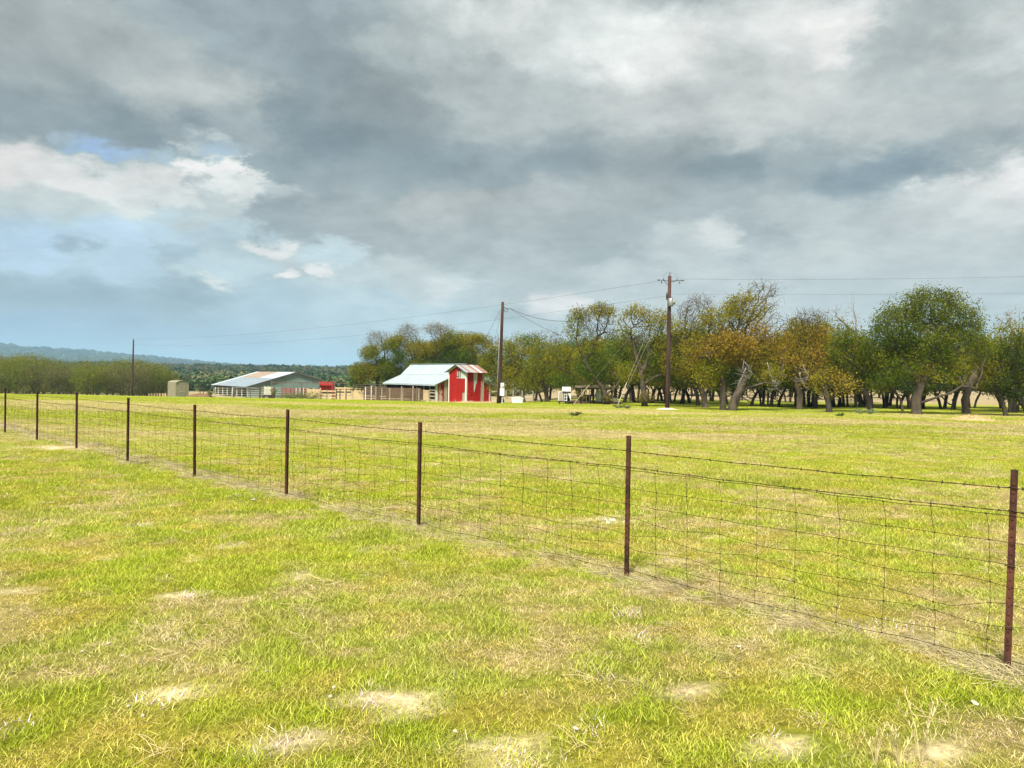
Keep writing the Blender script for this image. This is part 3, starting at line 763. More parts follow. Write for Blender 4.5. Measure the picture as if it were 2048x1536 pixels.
GR_OAK = 'live oaks along the edge of the grove'
oak('live_oak', 'broad rounded dark green live oak nearest the straw heap on the right', GR_OAK, (1833, 828),
    [(1795, 650, 50, 45), (1862, 612, 58, 38), (1925, 650, 52, 42), (1760, 690, 34, 36), (1858, 690, 70, 45), (1945, 700, 36, 42), (1800, 735, 48, 28), (1925, 742, 40, 26, 'olive'), (1845, 740, 34, 20, 'olive'), (1775, 750, 22, 18), (1900, 600, 30, 22), (1885, 758, 26, 10, 'olive'), (1752, 768, 20, 10)],
    [[(1833, 828, 0), (1834, 800, .1), (1838, 778, 0), (1832, 755, 0), (1812, 728, .2), (1800, 700, .3)], [(1836, 780, 0), (1852, 752, .2), (1868, 722, .5), (1880, 690, .5)],
     [(1838, 806, 0), (1862, 795, -.5), (1886, 786, -.8), (1905, 772, -1), (1930, 776, -1.2)], [(1818, 826, .6), (1812, 798, .7), (1795, 780, .6), (1778, 762, .4)]],
    .30, 48, 101, 'green', 560, 19, .085, .30)
oak('live_oak', 'round green live oak with a low dark crown, left of the broad green oak', GR_OAK, (1742, 824),
    [(1712, 690, 46, 38), (1700, 738, 46, 30, 'dark'), (1745, 745, 34, 28, 'dark'), (1755, 700, 28, 30), (1676, 700, 22, 30)],
    [[(1742, 824, 0), (1738, 800, 0), (1728, 782, 0), (1716, 762, .2)], [(1726, 780, 0), (1742, 760, .3)]], .20, 50, 102, 'green', 330, 19, .085, .3, 'bark_dark')
oak('live_oak', 'small live oak with a bright yellow tuft of leaves on a dark leaning trunk', GR_OAK, (1660, 822),
    [(1688, 770, 26, 17, 'yellow'), (1660, 752, 24, 18, 'orange'), (1640, 770, 20, 14, 'olive')],
    [[(1660, 822, 0), (1656, 802, 0), (1650, 786, 0), (1652, 770, 0)], [(1651, 788, 0), (1668, 776, -.2)]], .17, 49, 103, 'yellow', 130, 12, .085, .28, 'bark_dark')
oak('live_oak', 'tallest orange-brown oak with two thick pale trunks and a bare twiggy top', GR_OAK, (1452, 820),
    [(1450, 690, 55, 32, 'orange'), (1400, 700, 38, 32, 'orange'), (1495, 618, 52, 28, 'olive'), (1528, 584, 38, 24, 'sparse'), (1500, 670, 50, 34, 'orange'), (1440, 640, 40, 28, 'olive'), (1545, 640, 30, 28, 'sparse'),
     (1420, 735, 34, 22, 'olive'), (1500, 722, 44, 20, 'orange'), (1562, 690, 26, 26), (1410, 758, 28, 14, 'olive'), (1530, 752, 34, 14, 'olive')],
    [[(1446, 820, 0), (1446, 790, 0), (1446, 760, 0), (1440, 742, 0), (1425, 728, -.2), (1414, 712, -.3), (1412, 698, -.2)], [(1444, 748, 0), (1456, 732, 0), (1472, 720, .2)],
     [(1458, 820, -.5), (1466, 798, -.5), (1478, 776, -.4), (1486, 752, -.2), (1484, 722, 0), (1476, 700, 0), (1470, 685, 0)], [(1470, 790, -.4), (1490, 775, -.6), (1520, 766, -.8), (1545, 768, -1)]],
    .29, 50, 104, 'orange', 600, 18, .085, .30)
oak('live_oak', 'rusty orange oak whose dome leans against the tallest one', GR_OAK, (1598, 812),
    [(1612, 668, 46, 38, 'orange'), (1640, 715, 38, 34, 'orange'), (1580, 715, 40, 32, 'orange'), (1618, 638, 36, 16, 'sparse'), (1560, 745, 30, 18, 'olive'), (1610, 750, 36, 20, 'orange')],
    [[(1598, 812, 0), (1600, 790, 0), (1594, 770, 0), (1600, 740, 0), (1606, 715, 0)], [(1596, 772, 0), (1575, 755, -.2), (1555, 748, -.3)]], .22, 55, 105, 'orange', 420, 17, .09, .3)
oak('live_oak', 'olive oak with a forked top directly behind the transformer pole', GR_OAK, (1412, 812),
    [(1385, 625, 34, 30, 'sparse'), (1362, 672, 34, 34, 'olive'), (1352, 720, 36, 30, 'olive'), (1410, 610, 26, 18, 'sparse'), (1392, 660, 30, 26, 'olive'), (1385, 745, 34, 20)],
    [[(1412, 812, 0), (1408, 790, 0), (1398, 768, 0), (1384, 745, 0), (1372, 715, 0), (1372, 680, 0)], [(1402, 775, 0), (1412, 750, .3), (1410, 730, .3)]], .22, 56, 106, 'olive', 380, 16, .09, .3)
oak('live_oak', 'open twisted oak with a brushy trunk foot left of the transformer pole', GR_OAK, (1290, 811),
    [(1275, 625, 24, 18, 'olive'), (1252, 650, 22, 24, 'olive'), (1302, 650, 28, 26, 'olive'), (1330, 640, 20, 20), (1270, 680, 26, 18, 'sparse'), (1330, 690, 30, 30, 'olive'), (1312, 735, 40, 28, 'green'), (1262, 745, 24, 20, 'olive'), (1345, 745, 20, 24)],
    [[(1290, 811, 0), (1288, 785, 0), (1284, 755, 0), (1276, 725, 0), (1268, 695, 0), (1262, 670, 0)], [(1282, 745, 0), (1296, 722, .3), (1304, 690, .3)], [(1287, 768, 0), (1312, 752, -.3), (1330, 748, -.4)]], .24, 57, 107, 'olive', 400, 15, .09, .27)
oak('live_oak', 'tall crooked oak with a flat ragged top above the open cabin', GR_OAK, (1214, 808),
    [(1160, 632, 24, 18, 'olive'), (1205, 622, 30, 14, 'olive'), (1150, 660, 18, 22, 'olive'), (1190, 655, 28, 20, 'sparse'), (1215, 660, 20, 24, 'sparse'), (1180, 690, 24, 16, 'olive'), (1195, 735, 42, 28, 'green'), (1230, 755, 28, 20, 'olive')],
    [[(1214, 808, 0), (1212, 790, 0), (1204, 774, 0), (1190, 756, 0), (1172, 728, 0), (1158, 700, 0), (1152, 676, 0)], [(1170, 724, 0), (1186, 700, .2), (1196, 672, .3)], [(1212, 788, 0), (1232, 772, -.4), (1240, 758, -.4), (1226, 748, -.5)]],
    .22, 62, 108, 'olive', 380, 15, .095, .28)
oak('live_oak', 'dense olive green oak right of the white cabinets', GR_OAK, (1160, 806),
    [(1150, 735, 36, 30), (1120, 715, 34, 28, 'olive'), (1170, 762, 28, 16), (1130, 762, 30, 16, 'green')],
    [[(1160, 806, 0), (1158, 785, 0), (1148, 765, 0), (1142, 745, 0)]], .2, 70, 109, 'olive', 260, 19, .10, .34)
oak('live_oak', 'dense bushy oak directly behind the white cabinets', GR_OAK, (1096, 806),
    [(1095, 700, 36, 28, 'olive'), (1075, 740, 38, 28, 'olive'), (1118, 745, 30, 28), (1060, 765, 30, 16), (1100, 672, 28, 14, 'sparse')],
    [[(1096, 806, 0), (1092, 785, 0), (1084, 765, 0), (1086, 740, 0)], [(1086, 805, .4), (1076, 780, .4), (1066, 765, .4)]], .22, 76, 110, 'olive', 330, 19, .10, .36)
oak('live_oak', 'round green oak just right of the meter pole', GR_OAK, (1048, 804),
    [(1040, 700, 36, 28, 'olive'), (1030, 738, 34, 26, 'olive'), (1060, 680, 26, 16, 'green'), (1050, 762, 34, 16)],
    [[(1048, 804, 0), (1044, 780, 0), (1040, 755, 0)]], .2, 82, 111, 'olive', 300, 18, .11, .38)
oak('live_oak', 'olive oak rising behind the meter pole', GR_OAK, (1005, 803),
    [(1000, 705, 30, 26, 'olive'), (985, 730, 28, 24), (1008, 745, 28, 24, 'green'), (995, 682, 22, 14, 'sparse'), (1000, 775, 26, 14)],
    [[(1005, 803, 0), (1000, 780, 0), (998, 750, 0)]], .22, 88, 112, 'olive', 260, 17, .12, .4)
for (lab, bs, lobes, seed) in (
    ('leftmost of the oaks behind the barns, an open grey crown over low green leaves', (757, 798), [(757, 676, 22, 18, 'sparse'), (775, 690, 14, 20, 'sparse'), (742, 705, 20, 16, 'sparse'), (730, 745, 28, 20, 'olive'), (765, 740, 28, 24, 'green'), (715, 765, 14, 12)], 113),
    ('slanting oak rising over the left end of the pale barn roof', (838, 798), [(818, 664, 24, 15, 'sparse'), (800, 685, 20, 16, 'olive'), (832, 700, 26, 20, 'olive'), (800, 715, 18, 16), (838, 735, 30, 20), (790, 750, 20, 16, 'dark')], 114),
    ('tall oak with a twiggy fan of limbs above the middle of the pale barn roof', (890, 798), [(878, 660, 32, 14, 'sparse'), (898, 682, 28, 18, 'olive'), (872, 700, 26, 20, 'olive'), (900, 715, 30, 20), (862, 735, 24, 20)], 115),
    ('olive oak directly behind the tall red shed', (940, 798), [(930, 682, 24, 16, 'sparse'), (955, 690, 28, 20, 'olive'), (930, 712, 30, 22), (965, 728, 26, 22, 'olive'), (925, 745, 30, 18)], 116)):
    u, v = bs
    oak('live_oak', lab, 'oaks behind the barns', bs, [(*l[:4], 'olive') if len(l) > 4 and l[4] == 'sparse' and l[1] > 676 else l for l in lobes], [[(u, v, 0), (u - 2, v - 30, 0), (u - 4, v - 52, 0), (u - 4, v - 75, 0)], [(u - 3, v - 40, 0), (u + 10, v - 62, .4), (u + 12, v - 85, .4)]], .24, 108, seed, 'green', 420, 40, .115, .42, 'bark_dark')
oak('live_oak', 'dark live oak with slanting trunks cut off by the right edge', GR_OAK, (2014, 833),
    [(2010, 735, 34, 38, 'dark'), (2040, 695, 32, 30), (1985, 770, 22, 24, 'dark'), (2050, 745, 34, 34, 'dark'), (2030, 785, 30, 14, 'dark'), (2085, 700, 40, 40), (1975, 720, 20, 26, 'olive')],
    [[(2014, 833, 0), (2006, 808, 0), (1996, 784, 0), (1990, 764, 0), (2000, 740, 0)], [(2032, 834, .8), (2022, 808, .8), (2008, 784, .8), (2004, 764, .8)], [(2062, 836, -.2), (2042, 800, 0), (2026, 778, 0), (2026, 750, 0)]],
    .19, 48, 117, 'dark', 480, 19, .085, .3, 'bark_dark')
oak('live_oak', 'slim olive oak between the broad green oak and the right edge', GR_OAK, (1933, 826),
    [(1965, 700, 26, 28, 'olive'), (1975, 740, 24, 24, 'olive'), (1950, 760, 22, 16, 'olive')],
    [[(1933, 827, 0), (1930, 800, 0), (1936, 778, 0), (1955, 750, .2), (1962, 725, .2)], [(1932, 796, 0), (1925, 785, 0), (1932, 770, 0)]], .25, 52, 118, 'olive', 220, 15, .085, .3)
oak('dead_tree', 'bare grey dead tree poking up left of the broad green oak', 'dead trees in the grove', (1712, 815),
    [(1672, 622, 20, 12), (1692, 640, 22, 16), (1708, 602, 9, 14), (1662, 640, 14, 10), (1722, 640, 8, 12)], [[(1712, 815, 0), (1710, 740, 0), (1712, 690, 0), (1712, 662, 0)], [(1712, 670, 0), (1712, 640, 0), (1706, 618, 0), (1710, 600, 0)], [(1712, 668, 0), (1692, 648, 0), (1672, 632, 0)]], .13, 68, 119, 'sparse', 70, bark='bark_dead', dead=True, kill=.5, cat='dead tree')
oak('dead_tree', 'bare grey dead tree by the right edge above the dark oak', 'dead trees in the grove', (2022, 815),
    [(2008, 640, 22, 22), (2030, 622, 18, 18), (2042, 650, 16, 22)], [[(2022, 815, 0), (2024, 740, 0), (2026, 690, 0), (2022, 672, 0)]], .13, 60, 120, 'sparse', 90, bark='bark_dead', dead=True, kill=.5, cat='dead tree')

# bare hanging branches in front of the orange oaks
def bare_branch(name, label, paths, D, seed, rad=.035):
    r = np.random.default_rng(seed); u0, v0 = paths[0][0]
    b = P(u0, v0, D); root = empty(name, b, 0, label, 'dead branch', 'pale dead branches hanging from the oaks')
    mb = MB(); ends = []
    for path in paths:
        pts = [P(u, v, D + (i * .12)) - b for i, (u, v) in enumerate(path)]
        fine = []
        for a, c in zip(pts[:-1], pts[1:]):
            for k in range(3): fine.append(a.lerp(c, k / 3) + Vector(r.normal(size=3)) * .035)
        fine.append(pts[-1]); n = len(fine)
        mb.tube(fine, [rad * (1 - .75 * i / n) for i in range(n)], 5); ends += fine[2:]
    mb.build('branch', M['bark_dead'], root, True)
    tag(twigs(np.array([list(e) for e in ends]), 2, .42, r, .012).build('twigs', M['bark_dead'], root), kind='stuff')
bare_branch('hanging_branch', 'pale dead branch hanging in front of the thick leaning trunk of the tallest orange oak',
    [[(1488, 722), (1485, 742), (1492, 752), (1484, 770)], [(1490, 724), (1500, 735), (1506, 746), (1498, 758)], [(1492, 738), (1480, 760), (1474, 778)]], 48.5, 5)
bare_branch('hanging_branch', 'pale dead branch hanging to the right of the leaning trunk, longest of the three', [[(1534, 722), (1540, 748), (1546, 764), (1556, 778), (1553, 788)], [(1544, 762), (1560, 772)]], 49, 6)
bare_branch('hanging_branch', 'pale dead branch hanging under the rusty orange dome', [[(1606, 728), (1612, 745), (1618, 752), (1606, 760)], [(1600, 745), (1604, 762), (1616, 782)]], 49.5, 7)

# the grove behind: whole trees, copied with their parts
def copy_thing(o, label, group, loc, rz, s):
    c = o.copy(); C.objects.link(c); c.location = loc; c.rotation_euler = (0, 0, rz); c.scale = (s, s, s * 1.0)
    c['label'] = label; c['group'] = group
    for ch in list(o.children):
        d = ch.copy(); C.objects.link(d); d.parent = c
    return c
def generic_oak(name, seed, D0, pal, H, leafn, leaf, bark='bark_dark', kind='oak'):
    """a tree of height H at the origin, grown from metres instead of pixels"""
    r = np.random.default_rng(seed)
    att = []
    nl = 7
    for k in range(nl):
        a = 2 * PI * k / nl + r.random(); d = H * (.16 + .22 * r.random()); z = H * (.30 + .40 * r.random()); ru, rv = H * (.20 + .08 * r.random()), H * (.13 + .05 * r.random())
        q = r.normal(size=(150, 3)); q /= np.linalg.norm(q, axis=1)[:, None]; q *= (.35 + .65 * r.random(150) ** .5)[:, None]
        att.append(np.array([math.cos(a) * d, math.sin(a) * d, z]) + q * np.array([ru, ru, rv]))
    att.append(np.array([0, 0, H * .78]) + r.normal(size=(90, 3)) * np.array([H * .13, H * .13, H * .07]))
    att = np.concatenate(att); lean = r.normal(size=2) * .35
    tp = [([(0, 0, -.3), (lean[0] * .5, lean[1] * .4, H * .10), (lean[0] * 1.3, lean[1], H * .20)], None)]
    if r.random() < .7: tp.append(([(0.35, .1, -.3), (.42, .2, H * .12), (.75, .2, H * .24)], None))
    pos, par, nb = grow(att, tp, step=.33, kill=.40, r=r)
    mb, rad, kids = limb_mesh(pos, par, .13 + .03 * r.random())
    root = empty(name, (0, 0, 0), 0, None, 'tree')
    mb.build('trunk', M[bark], root, smooth=True)
    tips = np.array([pos[i] for i in range(len(pos)) if i >= nb and (len(kids[i]) == 0 or rad[i] < .035)])
    p = PAL[pal]; pn = sstep(.4, .62, fbm(tips[:, 0] + seed, tips[:, 2] + tips[:, 1], 1.8, 3, seed))[:, None]
    cols = np.array(p[0]) * (1 - pn) + np.array(p[1]) * pn
    V, F, cc = leaves(tips, leafn, .36, leaf, cols, r)
    link('crown', np_mesh('crown', V, F, 4, M['leaf'], cc), root)
    return root
gro = [generic_oak('grove_oak', 200 + i, 70, p, 7.2, 20, .095) for i, p in enumerate(('olive', 'green', 'dark', 'olive', 'green'))]
GRV = 'smaller oaks standing deep in the grove'
spots = []
r_ = np.random.default_rng(77)
for (u0, u1, D0, D1, n) in ((1335, 1760, 60, 90, 22), (1350, 1860, 96, 128, 16), (1560, 1840, 62, 74, 6), (1990, 2120, 56, 74, 7), (1225, 1345, 68, 88, 8), (1060, 1230, 86, 100, 6), (1760, 1850, 60, 80, 4), (2100, 2260, 50, 80, 6)):
    for k in range(n):
        u = u0 + (u1 - u0) * (k + .2 + .6 * r_.random()) / n; D = D0 + (D1 - D0) * r_.random(); spots.append((u, D))
spots += [(1884, 68), (1906, 64), (1948, 72)]
spots = [q for q in spots if not 1850 < q[0] < 1975 or q[1] < 73]
ORD = ['first', 'second', 'third', 'fourth', 'fifth', 'sixth', 'seventh', 'eighth', 'ninth', 'tenth', 'eleventh', 'twelfth', 'thirteenth', 'fourteenth', 'fifteenth', 'sixteenth', 'seventeenth', 'eighteenth', 'nineteenth', 'twentieth',
       'twenty-first', 'twenty-second', 'twenty-third', 'twenty-fourth', 'twenty-fifth', 'twenty-sixth', 'twenty-seventh', 'twenty-eighth', 'twenty-ninth', 'thirtieth', 'thirty-first', 'thirty-second', 'thirty-third', 'thirty-fourth', 'thirty-fifth']
spots = [s_ for s_ in spots if s_[0] < 2150]
spots.sort(); zn = {}
for i, (u, D) in enumerate(spots):
    side = ('behind the white cabinets' if u < 1225 else 'behind the open cabin' if u < 1335 else 'behind the forked olive oak' if u < 1425 else 'behind the tallest orange oak' if u < 1540 else
            'under the rusty orange dome' if u < 1640 else 'behind the round green oak' if u < 1765 else 'behind the broad green oak' if u < 1985 else 'behind the slanting trunks at the right edge')
    k = zn.get(side, 0); zn[side] = k + 1
    lab = ORD[k] + ' small dark trunked oak from the left ' + side
    g = gro[(i * 3) % 5]; s = .80 + .32 * r_.random(); b = G(u, D)
    if 1850 < u < 1980: s *= 1.1
    if D > 95: s *= 1.25
    if 'label' not in g: g.location = b; g.rotation_euler = (0, 0, r_.random() * 6); g.scale = (s, s, s); g['label'] = lab; g['group'] = GRV
    else: copy_thing(g, lab, GRV, b, r_.random() * 6.28, s)

# bushy tree line on the left, beyond the field's edge
def brush_tree(seed, pal, H):
    r = np.random.default_rng(seed)
    root = empty('brushy_tree', (0, 0, 0), 0, None, 'tree')
    att = np.array([0, 0, H * .53]) + np.clip(r.normal(size=(380, 3)), -2, 2) * np.array([H * .24, H * .24, H * .22]); att[:, 2] = np.maximum(att[:, 2], .5)
    tp = [([(0, 0, -.3), (r.normal() * .3, 0, H * .22)], None), ([(.4, 0, -.3), (1.0, .3, H * .25)], None), ([(-.4, 0, -.3), (-1.0, -.3, H * .25)], None)]
    pos, par, nb = grow(att, tp, step=.4, kill=.45, r=r)
    mb, rad, kids = limb_mesh(pos, par, .13); mb.build('trunk', M['bark'], root)
    tips = np.array([pos[i] for i in range(len(pos)) if i >= nb // 2 and (len(kids[i]) == 0 or rad[i] < .05)])
    p = pal; pn = sstep(.35, .65, fbm(tips[:, 0] + seed, tips[:, 2] + tips[:, 1], 2.0, 3, seed))[:, None]
    cols = np.array(p[0]) * (1 - pn) + np.array(p[1]) * pn
    V, F, cc = leaves(tips, 16, .5, .12, cols, r, 1.0)
    link('crown', np_mesh('crown', V, F, 4, M['leaf'], cc), root)
    return root
BP = [((.155, .185, .022), (.115, .145, .022)), ((.19, .18, .05), (.14, .15, .035)), ((.20, .215, .022), (.14, .17, .022)), ((.16, .15, .06), (.12, .13, .035))]
bt = [brush_tree(300 + i, BP[i], 7.0) for i in range(4)]
BG = 'brushy trees lined up beyond the left end of the field'
lst = []
for k in range(30):
    u = -70 + 420 * (k + .5 * r_.random()) / 30; D = 128 + 14 * r_.random(); lst.append((u, D, 0))
for k in range(26):
    u = -80 + 440 * (k + .5 * r_.random()) / 26; D = 146 + 30 * r_.random(); lst.append((u, D, 1))
lst.sort(); rn = [0, 0]
for i, (u, D, row) in enumerate(lst):
    b = G(u, D)
    vt = 714 if u < 70 else 714 + (u - 70) * .30 if u < 110 else 725 if u < 300 else 722 + (u - 300) * .5
    top = P(u, vt - 8 + (34 if row == 0 else 16) * r_.random(), D).z; s = (top - b.z) / 7.3
    s = max(.5, min(s, 1.25))
    lab = ORD[rn[row]] + ' olive brown brushy tree from the left in the ' + ('front' if row == 0 else 'back') + ' row'; rn[row] += 1
    g = bt[(i * 3) % 4]; rz = r_.random() * 6.28
    if 'label' not in g: g.location = b; g.rotation_euler = (0, 0, rz); g.scale = (s, s, s); g['label'] = lab; g['group'] = BG
    else: copy_thing(g, lab, BG, b, rz, s)

# far woods: one mass over the falling country behind the barns, and a thin line on the right
def clump(seed, n, flat):
    r = np.random.default_rng(seed); q = r.normal(size=(n, 3)); q /= np.linalg.norm(q, axis=1)[:, None]
    q[:, 2] = np.abs(q[:, 2]) * .9 + .05; q *= (.75 + .3 * r.random(n))[:, None]
    lob = 1 + .25 * np.sin(q[:, 0] * 4 + seed) * np.cos(q[:, 1] * 5)
    c = q * lob[:, None] * np.array([1, 1, flat])
    d = r.normal(size=(n, 3)); d /= np.linalg.norm(d, axis=1)[:, None]; e = np.cross(d, r.normal(size=(n, 3))); e /= np.linalg.norm(e, axis=1)[:, None]
    s = .12 * (.6 + .8 * r.random(n))[:, None]
    V = np.stack([c - d * s, c + e * s * .8, c + d * s, c - e * s * .8], 1).reshape(-1, 3)
    col = np.repeat(np.ones((n, 3)) * (.6 + .7 * r.random(n))[:, None], 4, 0)
    return proto('tree_clump', np_mesh('tree_clump', V, np.arange(4 * n).reshape(n, 4), 4, M['far_leaf'], col))
cl = [clump(i, 420, .85 + .1 * i) for i in range(4)]
def woods():
    r = np.random.default_rng(5)
    X = []; Y = []; S = []; Cc = []
    for (y0, y1, n, s0) in ((225, 330, 900, 3.6), (330, 700, 3600, 4.2), (700, 1500, 3800, 5.5), (1500, 3300, 3200, 8)):
        y = y0 + (y1 - y0) * r.random(n); q = -1.0 + 1.03 * r.random(n); x = q * y
        X.append(x); Y.append(y); S.append(s0 * (.6 + .7 * r.random(n)))
        t = r.random(n)[:, None]; f = fbm(x, y, 60, 3, 7)[:, None]
        c = np.where(f + .25 * (t - .5) < .5, np.array([.070, .105, .036]), np.array([.190, .185, .080])) * (.75 + .5 * r.random(n))[:, None]
        dk = sstep(380, 600, y)[:, None]; c = c * (1 - .5 * dk) + np.array([.035, .062, .028]) * .5 * dk
        Cc.append(c)
    # right: low line far across the tan field
    n = 700; y = 340 + 160 * r.random(n); q = .02 + .95 * r.random(n); X.append(q * y); Y.append(y); S.append(2.6 + 1.6 * r.random(n)); Cc.append(np.array([.06, .08, .035]) * (.7 + .6 * r.random(n))[:, None])
    X, Y, S, Cc = map(np.concatenate, (X, Y, S, Cc))
    scl = np.stack([S * 1.25, S * 1.25, S * .95], -1)
    scatter('distant_woods', np.stack([X, Y, gz(X, Y) - .2], -1), r.random(len(X)) * 6.28, scl, Cc, r.integers(0, 4, len(X)), cl, 'dark green woods rolling away behind the barns', 'woods')
woods()

# ------------------------------------------------------------------ wire fence in front
posts_uv = [(2009, 1343, 940), (1254, 1152, 880), (839, 1053, 840), (574, 993, 820), (389, 953, 806), (254, 925, 796), (151, 898, 790), (72, 881, 789), (8, 866, 789)]
def build_fence():
    feet = [Gpix(u, v) for u, v, t in posts_uv]
    # keep the line straight and evenly stepped, as a fence is
    n = len(feet)
    a = np.polyfit(range(n), [p.x for p in feet], 1); b = np.polyfit(range(n), [p.y for p in feet], 1)
    foot = lambda i: Vector((a[0] * i + a[1], b[0] * i + b[1], 0)) * .35 + (feet[i] if 0 <= i < n else Vector((a[0] * i + a[1], b[0] * i + b[1], 0))) * .65
    F = {i: foot(i) for i in range(-1, n + 1)}
    F[-1] = F[0] + (F[0] - F[1]); F[n] = F[n - 1] + (F[n - 1] - F[n - 2])
    for i in F: F[i].z = gz1(F[i].x, F[i].y)
    o = F[0].copy()
    root = empty('wire_fence', o, 0, 'long rusty steel post fence of barbed wire over woven wire mesh crossing the pasture', 'fence')
    d = Vector((fdir.x, fdir.y, 0)); nn = Vector((fnor.x, fnor.y, 0))
    rz = math.atan2(d.y, d.x)
    leans = {0: (.012, 0), 1: (.004, .01), 2: (0, 0), 3: (.006, 0), 4: (0, .01), 5: (0, 0), 6: (-.022, 0), 7: (-.006, 0), 8: (0, 0)}
    # T-post: a flat flange towards the camera side, a web behind it, studs down the flange
    for i in sorted(F):
        hgt = 1.20 + (0, .02, -.01, .01, -.015)[i % 5]
        mb = MB(); fw, ft = .0165, .0045
        mb.box(-fw, fw, -ft, ft, -.12, hgt); mb.box(-.0045, .0045, ft * .98, .034, -.12, hgt - .002)
        mb.box(-fw - .002, -fw + .003, -ft - .0025, ft, -.12, hgt - .003); mb.box(fw - .003, fw + .002, -ft - .0025, ft, -.12, hgt - .003)
        p = mb.build('fence_post', M['rust_post'], root)
        p.location = F[i] - o; p.rotation_euler = (leans.get(i, (0, 0))[1], leans.get(i, (0, 0))[0], rz + PI)
        st = MB(); z = .12
        while z < hgt - .04:
            st.box(-.006, .006, -ft - .005, -ft + .001, z, z + .018); z += .052
        tag(st.build('post_studs', M['rust_post'], p), kind='stuff')
        for z in (1.09, .95, .62, .25):
            c = MB(); c.tube([(-.030, -.004, z), (-.018, -.014, z + .004), (0, -.017, z + .006), (.018, -.014, z), (.024, .004, z - .006), (.010, .034, z - .004), (-.012, .038, z), (-.026, .012, z + .005)], .0022, 4)
            c.build('wire_clip', M['wire'], p)
    r = np.random.default_rng(3)
    SP = 2.8
    def line(z, y_off, wob, seg=28, sag=.012, knots=True, extra=None):
        pts = []
        for i in range(-1, n):
            A, B = F[i], F[i + 1]
            for k in range(seg):
                t = k / seg
                p = A.lerp(B, t); zz = z - sag * 4 * t * (1 - t) + (wob * math.sin(t * 40 + i * 3 + z * 9) * .35 + wob * (vnoise(np.array([t * 9 + i * 9.]), np.array([z * 31.]))[0] - .5) * 2)
                if extra: zz += extra(i, t)
                pts.append(p - o + nn * (y_off + .008 * math.sin(t * 23 + z * 11)) + Vector((0, 0, zz)))
        return pts
    # two strands of barbed wire on top
    for z in (1.09, .95):
        L1 = line(z, .008, .003, 46, .015)
        mb = MB()
        for ph in (0, PI):
            tw = [p + Vector((0, 0, 1)) * .0022 * math.cos(k * 1.9 + ph) + nn * .0022 * math.sin(k * 1.9 + ph) for k, p in enumerate(L1)]
            mb.tube(tw, .0019, 3, cap=False)
        mb.build('barbed_wire', M['wire'], root)
        bb = MB(); k = 1
        while k < len(L1) - 1:
            p = L1[k]
            for q in range(2):
                an = r.random() * 6.28; w = (nn * math.cos(an) + Vector((0, 0, 1)) * math.sin(an)) * .014 + d * .003 * (q * 2 - 1)
                bb.tube([p - w + d * .004 * q, p + w + d * .004 * q], .0016, 3)
            bb.tube([p - d * .006, p + d * .006], .0045, 4)
            k += 2 + int(r.random() * 2)
        tag(bb.build('barbs', M['wire'], root), kind='stuff')
    # woven wire: eight line wires, stays every 0.3 m
    zs = [.925, .765, .63, .50, .375, .26, .155, .06]
    off = .012
    dips = lambda j: (lambda i, t: (-.035 * math.exp(-((t - .28) / .08) ** 2) * (j == 4) - .045 * math.exp(-((t - .11) / .05) ** 2) * (j == 4) + .02 * math.sin(t * 21 + j * 2 + i) * (j in (3, 4, 5))) if i in (0, 2, 4) else .012 * math.sin(t * 18 + j + i * 2) * (j > 2))
    lines = []
    for j, z in enumerate(zs):
        L1 = line(z, off, .010 if j in (0, 4) else .006, 28, .02 * (1 - z), extra=dips(j)); lines.append(L1)
        mb = MB(); mb.tube(L1, .0022 if j in (0, 7) else .0018, 3, cap=False); mb.build('line_wire', M['wire'], root)
    m = len(lines[0]); k = 2
    while k < m - 1:
        pts = []
        lean = (r.random() - .5) * .03
        for j in range(8):
            p = lines[j][k].copy(); p += d * ((.022 * (j == 0)) + lean * (j / 7 - .5) + (r.random() - .5) * .012); pts.append(p)
        fine = []
        for q in range(7): fine += [pts[q], pts[q].lerp(pts[q + 1], .5) + d * ((r.random() - .5) * .014)]
        fine.append(pts[7]); mb = MB(); mb.tube(fine, .0017, 3, cap=False)
        for q in range(8): mb.tube([pts[q] - d * .007, pts[q] + d * .007], .0042, 4)
        mb.build('stay_wire', M['wire'], root); k += 3
build_fence()

